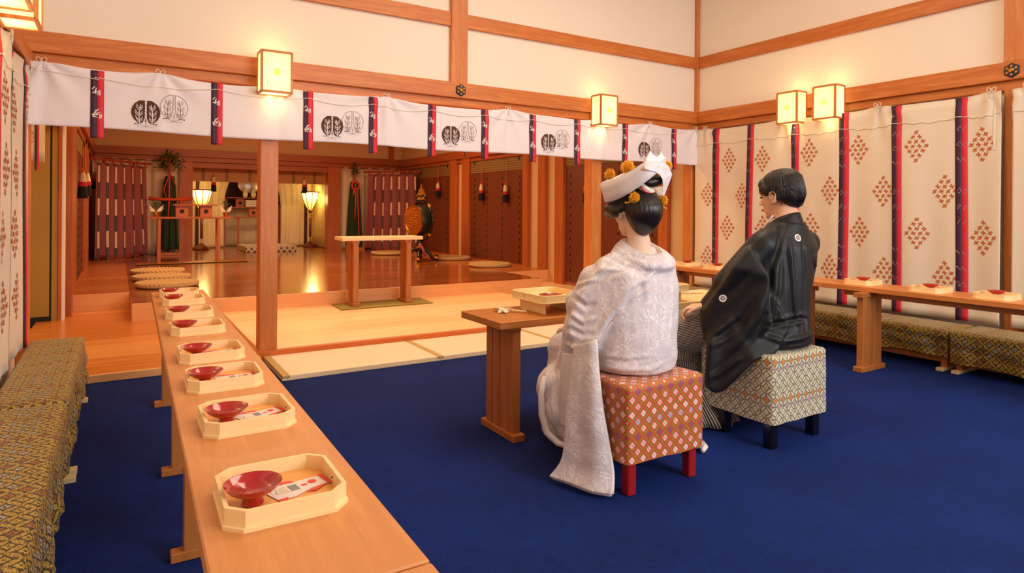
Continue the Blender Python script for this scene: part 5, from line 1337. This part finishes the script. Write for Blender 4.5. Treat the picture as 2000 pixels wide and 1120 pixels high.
# haori jacket
hp = B(); D = 3.19
def slab(b, pts, th):
    # pts: (px, py, depth) outline of a cloth panel, given real thickness along the view depth
    p = [W(*q) for q in pts]; b.prism([q-FW*th/2 for q in p], FW*th)
sx = gsh.x
secs = [(.445, 2.80, 2.03, .20, .175), (.50, 2.80, 2.03, .205, .175), (.60, 2.81, 2.03, .205, .155), (.72, 2.82, 2.02, .205, .145), (.84, sx-.01, 2.01, .205, .135), (.92, sx, gsh.y+.0, .19, .12), (.97, sx, gsh.y, .165, .10), (1.01, sx, gsh.y, .125, .09), (1.045, sx, gsh.y-.005, .085, .082)]
for a, c in zip(secs, secs[1:]):
    pass
def ell_loft(b, secs, n=28):
    vs = [V((x+rx*math.cos(2*PI*j/n), y+ry*math.sin(2*PI*j/n), z)) for z, x, y, rx, ry in secs for j in range(n)]
    m = len(secs); fs = [(i*n+j, i*n+(j+1) % n, (i+1)*n+(j+1) % n, (i+1)*n+j) for i in range(m-1) for j in range(n)]
    b.add(vs, fs+[tuple(reversed(range(n))), tuple((m-1)*n+j for j in range(n))])
ell_loft(hp, secs)
# shoulders and arms inside the sleeves
for s in (-1, 1): hp.capsule((sx+s*.03, gsh.y, .992), (sx+s*.165, gsh.y+.01, .938), .068, .070)
hp.capsule((sx-.17, gsh.y+.01, .93), elL+V((.02, .0, .03)), .075, .075); hp.capsule((sx+.17, gsh.y+.01, .93), elR+V((-.02, 0, .03)), .075, .075)
hp.capsule(elL+V((.02, 0, .0)), hL+V((.03, -.02, .012)), .075, .055); hp.capsule(elR, hR+V((0, -.02, .0)), .075, .06)
# hanging left sleeve bag
slab(hp, [(1462, 480, 3.05), (1430, 520, 3.04), (1396, 570, 3.10), (1368, 608, 3.16), (1371, 640, 3.13), (1378, 668, 3.10), (1440, 680, 3.02), (1500, 640, 3.0), (1500, 540, 3.0)], .07)
slab(hp, [(1384, 660, 3.04), (1380, 700, 3.03), (1377, 755, 3.02), (1392, 768, 3.02), (1410, 764, 3.01), (1440, 738, 2.99), (1470, 705, 2.97), (1512, 692, 2.98), (1540, 640, 3.02), (1500, 560, 3.03), (1420, 620, 3.05)], .055)
hp.capsule((3.10, 2.12, .70), (3.02, 2.08, .47), .06, .05)
# skirt of the jacket over the stool
ell_loft(hp, [(.437, 2.795, 2.02, .175, .16), (.45, 2.795, 2.02, .205, .175), (.50, 2.80, 2.02, .208, .172), (.56, 2.80, 2.03, .195, .155)])
K = lambda *q: [p[:2] for p in q]
folds = [
 (K((1516, 505, 3.06), (1514, 560, 3.04), (1505, 620, 3.0), (1488, 660, 2.97)), .016, .014),
 (K((1542, 470, 3.1), (1548, 540, 3.06), (1552, 600, 3.05), (1562, 660, 3.04)), .012, .011),
 (K((1568, 470, 3.1), (1572, 540, 3.08), (1570, 610, 3.07), (1578, 670, 3.06)), .012, -.010),
 (K((1590, 500, 3.15), (1596, 560, 3.14), (1594, 620, 3.14), (1600, 670, 3.14)), .012, .008),
 (K((1492, 636, 3.0), (1530, 630, 3.0), (1565, 622, 3.03), (1600, 630, 3.1)), .010, -.010),
 (K((1490, 655, 3.0), (1530, 668, 3.0), (1570, 660, 3.03), (1604, 640, 3.1)), .012, .008),
 (K((1378, 668, 3.08), (1410, 655, 3.02), (1450, 625, 3.0), (1475, 580, 3.0)), .016, -.012),
 (K((1420, 690, 3.0), (1450, 660, 2.98), (1480, 620, 2.98), (1496, 560, 3.0)), .018, .011),
 (K((1405, 590, 3.06), (1440, 560, 3.03), (1470, 520, 3.03)), .02, -.006),
 (K((1390, 740, 3.0), (1425, 715, 2.98), (1460, 690, 2.97)), .014, .008),
 (K((1528, 440, 3.15), (1520, 480, 3.1), (1505, 540, 3.05)), .012, -.008)]
jk = O('haori_jacket', bake(hp, .0085, .5, 'haori_jacket', 12, folds, .0018, 6, 3), 'haori', G, w=True)
# stand-up collar band round the nape
def collar(name, c, rx, ry, h, tilt, mat, par, a0=-2.6, a1=2.6, th=.008, flare=.012, backdip=0, loc=None, steps=40, lift=0):
    # a = 0 points backwards (-y)
    def pt(a, q):
        x = c.x+(rx+flare*(1-q))*math.sin(a); y = c.y-(ry+flare*(1-q))*math.cos(a); fr_ = (1-math.cos(a))/2
        return V((x, y, c.z+h*q-backdip*(1-fr_)+tilt*fr_*-1+lift*math.cos(a)*q))
    b = B().grid(lambda u, q: pt(a0+(a1-a0)*u, q), steps, 5)
    return O(name, b, mat, par, w=True, smooth='all', solid=th)
nb = V((gsh.x, gsh.y+.006, 1.022)); cl_ = collar('collar_band', nb, .066, .070, .072, .06, 'haori', jk, flare=.024, th=.011)
cl_.data.transform(Matrix.Translation(V((0, 0, 0)))) 
for sg in (-1, 1): O('white_inner_collar', B().tube([V((gsh.x+sg*.060, gsh.y+.035, 1.075)), V((gsh.x+sg*.045, gsh.y+.085, 1.03)), V((gsh.x+sg*.01, gsh.y+.128, .965))], [.008, .009, .006], 8, flat=.6), 'white', jk, smooth='all').data.transform(Matrix.Translation(-G.location))
# five-crest marks: white round crest on the back and sleeve, laid on the cloth
from mathutils.bvhtree import BVHTree
def decal(par, surf, px, py, R, parts, loc0, mat, off=.0018):
    bv = BVHTree.FromPolygons([v.co+loc0 for v in surf.vertices], [tuple(p.vertices) for p in surf.polygons])
    d = ray(px, py).normalized(); h = bv.ray_cast(V((0, 0, H)), d)
    if h[0] is None: return None
    c, n = h[0], h[1]; u = V((0, 0, 1)).cross(n).normalized(); v = n.cross(u).normalized(); b = B()
    for poly in parts:
        pts = []
        for x, y in poly:
            q = c+u*x*R+v*y*R; nn = bv.find_nearest(q); pts.append(nn[0]+nn[1]*off)
        b.add(pts, [tuple(range(len(pts)))])
    return b
ringp = []
for k in range(24):
    a, c = 2*PI*k/24, 2*PI*(k+1)/24; ringp.append([(0, 0), (math.cos(a), math.sin(a)), (math.cos(c), math.sin(c))])
inner = []
for k in range(3):
    a = PI/2+k*2*PI/3
    for s in (-1, 1): inner.append([(.14*math.cos(a+s*.9), .14*math.sin(a+s*.9)), (.55*math.cos(a+s*.15), .55*math.sin(a+s*.15)), (.74*math.cos(a+s*.5), .74*math.sin(a+s*.5)), (.5*math.cos(a+s*.85), .5*math.sin(a+s*.85))])
for px, py, nm in ((1558, 465, 'back'), (1412, 583, 'sleeve')):
    b = decal(jk, jk.data, px, py, .0185, ringp, G.location, 'print')
    if b:
        o = O('white_crest', b, 'print', jk, w=False, smooth='all'); o.data.transform(Matrix.Translation(-G.location))
        b2 = decal(jk, jk.data, px, py, .0185, inner, G.location, 'haori', .003); o2 = O('crest_marks', b2, 'haori', jk); o2.data.transform(Matrix.Translation(-G.location))

# ---------------------------------------------------------------- bride
Bd = T('person', 'person in white embroidered wedding kimono and white hood seated on the orange brocade stool', 'person', (1.86, 2.05, 0))
bh = W(1236, 414, 2.78); bsh = V((bh.x-.005, bh.y-.035, .912)); bhip = V((1.86, 2.03, .50))
b, P, R3 = seated_body(bh, bhip, bsh, V((1.78, 2.38, .44)), V((1.96, 2.38, .44)), 0, -.14, -.10, .93, True, V((1.78, 2.33, .56)), V((1.96, 2.33, .56)), V((1.66, 2.12, .64)), V((2.08, 2.12, .64)))
bb = O('body', bake(b, .0055, .5, 'body', 6), 'skinb', Bd, w=True); face_parts(P, R3, .93, bb); ear_detail(P, R3, .93, bb, 'skinb')
# wig: side wing, large smooth back roll, top knot
f = .93
hb = B()
for p, r in (((0, -.01, .065), (.088, .105, .070)), ((0, -.035, .03), (.074, .095, .07)), ((-.078, .040, .018), (.036, .075, .036)), ((-.062, .088, .010), (.040, .040, .036)), ((-.085, .02, .006), (.030, .050, .034)), ((.075, .035, .030), (.035, .070, .034)), ((0, .075, .060), (.075, .04, .035))):
    hb.ball(P(*p), V(r)*f, 12, R3)
wig = O('wig_front', bake(hb, .006, .5, 'wig_front', 8), 'hairb', Bd, w=True)
n = 44; bk = B()
# back roll (tabo): ribbed drop shape hanging behind the neck
def tabo(a, q):
    z = .088-.205*q; prof = math.sin(PI*min(1, (q*.80+.19)))**.58; rib = 1+.010*math.sin(a*26)*math.sin(PI*q)
    rx, ry = .086*prof*rib, .088*prof*rib
    return P(rx*math.cos(a), -.070-.018*math.sin(PI*q*.9)+ry*math.sin(a), z)
bk.grid(lambda u, q: tabo(2*PI*u, q), 132, 24)
O('back_hair_roll', bk, 'hairb', Bd, w=True, smooth='all')
kb = B(); kb.capsule(W(1266, 357, 2.68), W(1288, 352, 2.70), .026, .022); kb.capsule(W(1258, 366, 2.70), W(1268, 358, 2.69), .026, .026)
O('top_knot', bake(kb, .005, .5, 'top_knot', 4), 'hairb', Bd, w=True)
b = B(); TQ = (W(1270, 356, 2.68)-W(1256, 374, 2.70)).to_track_quat('Z', 'Y').to_matrix().to_4x4(); TC = W(1262, 366, 2.695); b.lathe([(.034, -.018), (.042, -.008), (.042, .006), (.034, .014)], TC, 24, TQ); kt = O('white_hair_tie', b, 'porcelain', Bd, w=True, smooth=True)
b = B(); b.tube([TC+(TQ.to_3x3() @ V((.0435*math.cos(a), .0435*math.sin(a), -.002+.004*math.sin(a*3)))) for a in [k*.32 for k in range(20)]], .0026, 5); O('red_thread', b, 'red', kt).data.transform(Matrix.Translation(-Bd.location))
# white hood (tsunokakushi): tall folded band sweeping from the brow up to a peak behind
def band_pt(t, q):
    pass
hood_lo = [(1172, 360), (1180, 393), ]
def ribbon_loft(b, L, th=.004):
    # L: list of (top point, bottom point)
    m = len(L); vs = []
    for a, c in L: vs += [a, a.lerp(c, .33), a.lerp(c, .67), c]
    b.add(vs, [(i*4+j, (i+1)*4+j, (i+1)*4+j+1, i*4+j+1) for i in range(m-1) for j in range(3)])
hd = bh.copy()
def smoothpath(keys, n):
    out = []
    for i in range(len(keys)-1):
        for k in range(n):
            t = k/n; p0 = keys[max(i-1, 0)]; p1 = keys[i]; p2 = keys[i+1]; p3 = keys[min(i+2, len(keys)-1)]
            out.append(.5*((2*p1)+(-p0+p2)*t+(2*p0-5*p1+4*p2-p3)*t*t+(-p0+3*p1-3*p2+p3)*t**3))
    out.append(keys[-1]); return out
# left face of the band from brow to rear fold
dN = 2.78
topk = [P(.03, .150, .098), P(-.045, .145, .088), P(-.098, .085, .098), P(-.115, .0, .128), P(-.085, -.085, .168), P(-.03, -.145, .205)]
botk = [P(.03, .128, .040), P(-.045, .122, .030), P(-.096, .065, .024), P(-.112, .0, .050), P(-.088, -.075, .092), P(-.03, -.13, .128)]
def hpt(px, py, d): return W(px, py, d)
topk = [hpt(1225, 350, 3.0), hpt(1188, 353, 2.92), hpt(1174, 361, 2.80), hpt(1200, 352, 2.71), hpt(1232, 336, 2.66), hpt(1262, 318, 2.635), hpt(1290, 318, 2.655)]
botk = [hpt(1230, 376, 2.99), hpt(1196, 388, 2.91), hpt(1183, 395, 2.79), hpt(1208, 389, 2.70), hpt(1240, 371, 2.65), hpt(1266, 352, 2.63), hpt(1284, 336, 2.65)]
b = B(); tp, bt = smoothpath(topk, 8), smoothpath(botk, 8); ribbon_loft(b, list(zip(tp, bt)))
O('white_hood', b, 'hoodm', Bd, w=True, smooth='all', solid=.004)
b = B(); tc = smoothpath([hpt(1225, 350, 3.0), hpt(1210, 345, 2.92), hpt(1222, 339, 2.87), hpt(1246, 330, 2.84), hpt(1268, 318, 2.82), hpt(1288, 306, 2.80), hpt(1300, 310, 2.76)], 8); ribbon_loft(b, list(zip([p for p in tc], [q for q in tp])))
O('hood_top_fold', b, 'hoodm', Bd, w=True, smooth='all', solid=.004)
def plate(name, pts, th, mat='hoodm'):
    p = [W(*q) for q in pts]; b = B(); b.prism(p, FW*th); return O(name, b, mat, Bd, w=True)
plate('hood_peak', [(1256, 328, 2.625), (1262, 311, 2.64), (1270, 295, 2.66), (1284, 309, 2.68), (1297, 322, 2.69), (1291, 330, 2.66), (1281, 335, 2.63), (1268, 333, 2.62)], .006)
plate('hood_peak_edge', [(1252, 331, 2.63), (1260, 310, 2.65), (1270, 294, 2.665), (1266, 302, 2.652), (1258, 326, 2.622), (1262, 333, 2.622)], .008, 'hoodin')
plate('hood_rear_point', [(1284, 309, 2.72), (1292, 298, 2.76), (1298, 309, 2.77), (1303, 323, 2.77), (1298, 326, 2.73), (1294, 320, 2.71)], .006)
plate('hood_side_flap', [(1280, 336, 2.635), (1292, 329, 2.66), (1300, 319, 2.70), (1307, 326, 2.72), (1313, 341, 2.73), (1308, 355, 2.73), (1297, 383, 2.71), (1293, 381, 2.69), (1295, 362, 2.67), (1294, 350, 2.655), (1289, 342, 2.645)], .006)
plate('hood_inner_flap', [(1278, 366, 2.82), (1296, 364, 2.83), (1294, 384, 2.82), (1284, 382, 2.82)], .004, 'hoodin')
# golden chrysanthemum hairpins
def mum(name, px, py, d, R, seed):
    c = W(px, py, d); b = B(); rnd = random.Random(seed)
    for k in range(90):
        z_ = 1-1.5*(k+.5)/90; a = k*2.39996; rr_ = math.sqrt(max(0, 1-z_*z_)); v = RT*(rr_*math.cos(a))+V((0, 0, 1))*(rr_*math.sin(a))-FW*z_
        L = R*rnd.uniform(.8, 1.1); p0 = c+v*R*.3; p1 = c+v*L*.75; p2 = c+v*L+v.orthogonal().normalized()*R*.12
        b.tube([p0, p1, p2], [R*.05, R*.10, R*.06], 5, flat=.5)
    b.ball(c, R*.45, 6); return O(name, b, 'flower', Bd, w=True, smooth='all')
mum('gold_hair_flower', 1191, 341, 2.84, .027, 1); mum('gold_hair_flower', 1226, 327, 2.80, .033, 2); mum('gold_hair_flower', 1239, 386, 2.635, .024, 3); mum('gold_hair_flower', 1294, 392, 2.71, .025, 4); mum('gold_hair_flower', 1303, 324, 2.775, .024, 5)
for p in ([(1237, 392, 2.65), (1228, 396, 2.66), (1221, 396, 2.67)], [(1292, 398, 2.71), (1296, 405, 2.71), (1301, 408, 2.71)]):
    O('hairpin_streamer', B().tube([W(*q) for q in p], [.004, .003, .005], 5), 'flower', Bd, w=True, smooth='all')

# robe
rp = B()
ell_loft(rp, [(.432, 1.865, 2.03, .155, .15), (.445, 1.865, 2.03, .182, .175), (.50, 1.87, 2.03, .19, .178), (.58, 1.875, 2.03, .19, .17), (.68, 1.885, 2.03, .195, .155), (.77, 1.895, 2.035, .20, .145), (.84, bsh.x, bsh.y, .185, .135), (.885, bsh.x, bsh.y, .155, .12), (.912, bsh.x, bsh.y-.01, .12, .10)])
for s in (-1, 1): rp.capsule((bsh.x+s*.075, bsh.y, .888), (bsh.x+s*.15, bsh.y+.01, .845), .055, .066)
# left sleeve: gathered arm with the cloth falling forward
rp.capsule(W(1162, 548, 2.70), W(1140, 600, 2.70), .068, .072); rp.capsule(W(1140, 600, 2.70), W(1128, 650, 2.72), .066, .066)
rp.capsule(W(1128, 640, 2.72), W(1116, 700, 2.76), .062, .056); rp.capsule(W(1128, 590, 2.84), W(1140, 660, 2.92), .055, .07)
rp.capsule(W(1140, 660, 2.70), W(1190, 640, 2.66), .07, .08); rp.capsule(W(1140, 660, 2.80), W(1200, 650, 3.0), .08, .09)
rp.capsule(W(1150, 690, 2.62), W(1200, 600, 2.60), .03, .04)
# wide turned-back collar round the nape
cc = W(1256, 478, 2.735)
for q, tr in ((0, .009), (.25, .014), (.5, .018), (.75, .019), (1, .018)):
    pts = []
    for k in range(41):
        a = -2.75+5.5*k/40; bk = (1+math.cos(a))/2; rx = .084+.040*q; ry = .090+.034*q
        pts.append(V((cc.x+rx*math.sin(a), cc.y-ry*math.cos(a), .972-.068*bk-q*(.052-.012*bk))))
    rp.tube(pts, tr, 8)
# left front of the robe lying over the back, its edge running diagonally
slab(rp, [(1170, 520, 2.625), (1225, 528, 2.59), (1266, 546, 2.60), (1268, 554, 2.60), (1240, 577, 2.578), (1207, 615, 2.57), (1168, 668, 2.575), (1120, 690, 2.62), (1108, 640, 2.64), (1130, 570, 2.64)], .045)
# right arm
rp.capsule((bsh.x+.155, bsh.y+.01, .83), (2.06, 2.14, .66), .065, .07); rp.capsule((2.06, 2.14, .66), (1.98, 2.32, .57), .06, .05)
# lap, knees and the skirt falling to the floor
rp.capsule((1.80, 2.1, .51), (1.77, 2.36, .45), .13, .095); rp.capsule((1.94, 2.1, .51), (1.97, 2.36, .45), .13, .095)
rp.capsule((1.78, 2.36, .42), (1.77, 2.37, .12), .10, .115); rp.capsule((1.96, 2.36, .42), (1.97, 2.38, .12), .10, .115)
# robe skirt swelling out at the left side
rp.capsule(W(1108, 745, 2.78), W(1100, 800, 2.78), .062, .085); rp.capsule(W(1100, 800, 2.78), W(1118, 848, 2.76), .078, .058); rp.capsule(W(1106, 700, 2.80), W(1104, 760, 2.8), .045, .06)
rp.capsule(W(1110, 790, 2.8), (1.70, 2.30, .30), .09, .12)
fb = [
 (K((1180, 500), (1215, 518), (1250, 532), (1285, 528), (1300, 515)), .008, -.006), (K((1200, 480), (1230, 505), (1262, 518), (1290, 508)), .012, .004),
 (K((1262, 508, 2.6), (1230, 500, 2.62), (1190, 495, 2.68)), .010, -.006),
 (K((1165, 530, 2.6), (1200, 520, 2.58), (1240, 512, 2.56)), .010, .006), (K((1150, 560, 2.6), (1190, 535, 2.57), (1225, 528, 2.56)), .010, -.006),
 (K((1268, 550, 2.57), (1240, 572, 2.55), (1208, 610, 2.53), (1168, 668, 2.53)), .012, -.016), (K((1258, 560, 2.57), (1222, 590, 2.55), (1192, 630, 2.53)), .012, .010),
 (K((1120, 580, 2.66), (1145, 600, 2.62), (1170, 590, 2.6)), .010, -.009), (K((1115, 612, 2.66), (1140, 630, 2.62), (1170, 615, 2.6)), .010, .009), (K((1108, 640, 2.66), (1140, 655, 2.62), (1165, 650, 2.6)), .010, -.010),
 (K((1105, 670, 2.68), (1130, 685, 2.64), (1160, 668, 2.6)), .011, .010), (K((1100, 700, 2.7), (1125, 700, 2.66), (1160, 680, 2.6)), .010, -.012), (K((1125, 560, 2.66), (1150, 550, 2.63), (1180, 545, 2.6)), .010, .007),
 (K((1170, 715, 2.5), (1220, 722, 2.5), (1270, 722, 2.52), (1305, 705, 2.6)), .010, .007), (K((1175, 700, 2.5), (1225, 708, 2.5), (1290, 700, 2.55)), .008, -.006),
 (K((1288, 540, 2.6), (1291, 600, 2.57), (1288, 690, 2.55)), .008, .005), (K((1278, 520, 2.6), (1262, 552, 2.57), (1266, 600, 2.55)), .012, .006),
 (K((1310, 560, 2.66), (1308, 620, 2.66), (1303, 680, 2.66)), .010, -.006), (K((1082, 730, 2.72), (1078, 790, 2.7), (1095, 850, 2.68)), .012, .008), (K((1095, 720, 2.7), (1110, 770, 2.68), (1105, 830, 2.68)), .012, -.013), (K((1120, 700, 2.7), (1118, 760, 2.68), (1125, 820, 2.66)), .012, .009)]
rb = O('wedding_robe', bake(rp, .0075, .5, 'wedding_robe', 8, fb, .004, 11, 8), 'silk', Bd, w=True)
# hem roll of the robe skirt
b = B(); b.tube([W(1063, 735, 2.76), W(1057, 770, 2.75), W(1058, 810, 2.74), W(1068, 845, 2.73), W(1090, 866, 2.70), W(1112, 874, 2.66)], [.010, .013, .014, .015, .014, .010], 10); O('padded_hem', b, 'satin', rb, smooth='all').data.transform(Matrix.Translation(-Bd.location))
# hanging left sleeve reaching the carpet
def cpanel(name, left, right, mat, th, amp, nfold, seed, par, bulge=0, nv=60):
    Lp, Rp = smoothpath([W(*q) for q in left], 8), smoothpath([W(*q) for q in right], 8); m = min(len(Lp), len(Rp))
    fn = lambda s, q: (lambda i, fr_: Lp[i].lerp(Lp[i+1], fr_).lerp(Rp[i].lerp(Rp[i+1], fr_), s))(min(int(q*(m-1)), m-2), q*(m-1)-min(int(q*(m-1)), m-2))
    def pt(s, q):
        p = fn(s, q); return p-FW*(bulge*math.sin(PI*s)+amp*math.sin(s*2*PI*nfold+seed+q*1.5)*min(1, q*2+.3)+.004*noise.noise(p*14))
    b = B().grid(pt, nv, 70); O(name, b, mat, par, w=True, smooth='all', solid=th); return pt
lp = cpanel('long_sleeve', [(1126, 676, 2.60), (1120, 735, 2.575), (1110, 800, 2.56), (1106, 860, 2.55), (1098, 900, 2.55), (1076, 930, 2.555)], [(1163, 664, 2.54), (1168, 730, 2.50), (1176, 800, 2.47), (1188, 870, 2.45), (1197, 925, 2.43), (1196, 968, 2.40)], 'silk', .014, .007, 1.4, .5, Bd, .018)
b = B(); b.tube([lp(k/16, .995)-FW*(-.004)+V((0, 0, -.001)) for k in range(17)], [.006]+[.011]*15+[.008], 10); O('sleeve_hem', b, 'satin', Bd, w=True, smooth='all')
O('sleeve_edge', B().tube([lp(1, k/20)+FW*.006 for k in range(21)], .008, 8), 'satin', Bd, w=True, smooth='all')
cpanel('sleeve_lining', [(1100, 690, 2.66), (1096, 735, 2.66), (1094, 780, 2.67), (1098, 830, 2.68)], [(1135, 690, 2.60), (1130, 740, 2.59), (1124, 790, 2.59), (1120, 830, 2.60)], 'satin', .008, .006, 1.2, 2, Bd, .012, 30)
# right sleeve: falls behind the stool and rests on the carpet
q1 = [V((2.085, 2.20, .72)), V((2.11, 2.19, .5)), V((2.12, 2.16, .28)), V((2.14, 2.08, .10)), V((2.17, 2.02, .035)), V((2.25, 1.99, .022))]
q2 = [V((2.10, 2.28, .72)), V((2.15, 2.30, .5)), V((2.17, 2.30, .28)), V((2.20, 2.24, .10)), V((2.24, 2.15, .035)), V((2.33, 2.06, .022))]
L1, L2 = smoothpath(q1, 8), smoothpath(q2, 8)
b = B().grid(lambda s, q: (lambda i: L1[i].lerp(L2[i], s)+V((0, 0, .004*math.sin(s*9))))(min(int(q*40), 40)), 12, 40); O('long_sleeve', b, 'satin', Bd, w=True, smooth='all', solid=.022)
O('sleeve_tip', B().tube([V((2.25, 1.985, .012)), V((2.30, 2.01, .013)), V((2.335, 2.06, .012))], [.010, .012, .010], 8), 'skirt', Bd, w=True, smooth='all')
# inner collar layers seen at the open nape
def bcollar(name, ri, ro, zi, zo, dipi, dipo, mat, th, a0=-2.75, a1=2.75):
    def pt(u, q):
        a = a0+(a1-a0)*u; bk = (1+math.cos(a))/2
        return V((cc.x+(ri[0]+(ro[0]-ri[0])*q)*math.sin(a), cc.y-(ri[1]+(ro[1]-ri[1])*q)*math.cos(a), (zi-dipi*bk)+((zo-dipo*bk)-(zi-dipi*bk))*q))
    b = B().grid(lambda u, q: pt(u, q), 60, 6); O(name, b, mat, Bd, w=True, smooth='all', solid=th)
bcollar('collar_layer', (.074, .080), (.082, .090), .980, .925, .070, .075, 'satin', .004)
bcollar('collar_layer', (.067, .074), (.076, .084), .974, .925, .068, .075, 'skirt', .004)
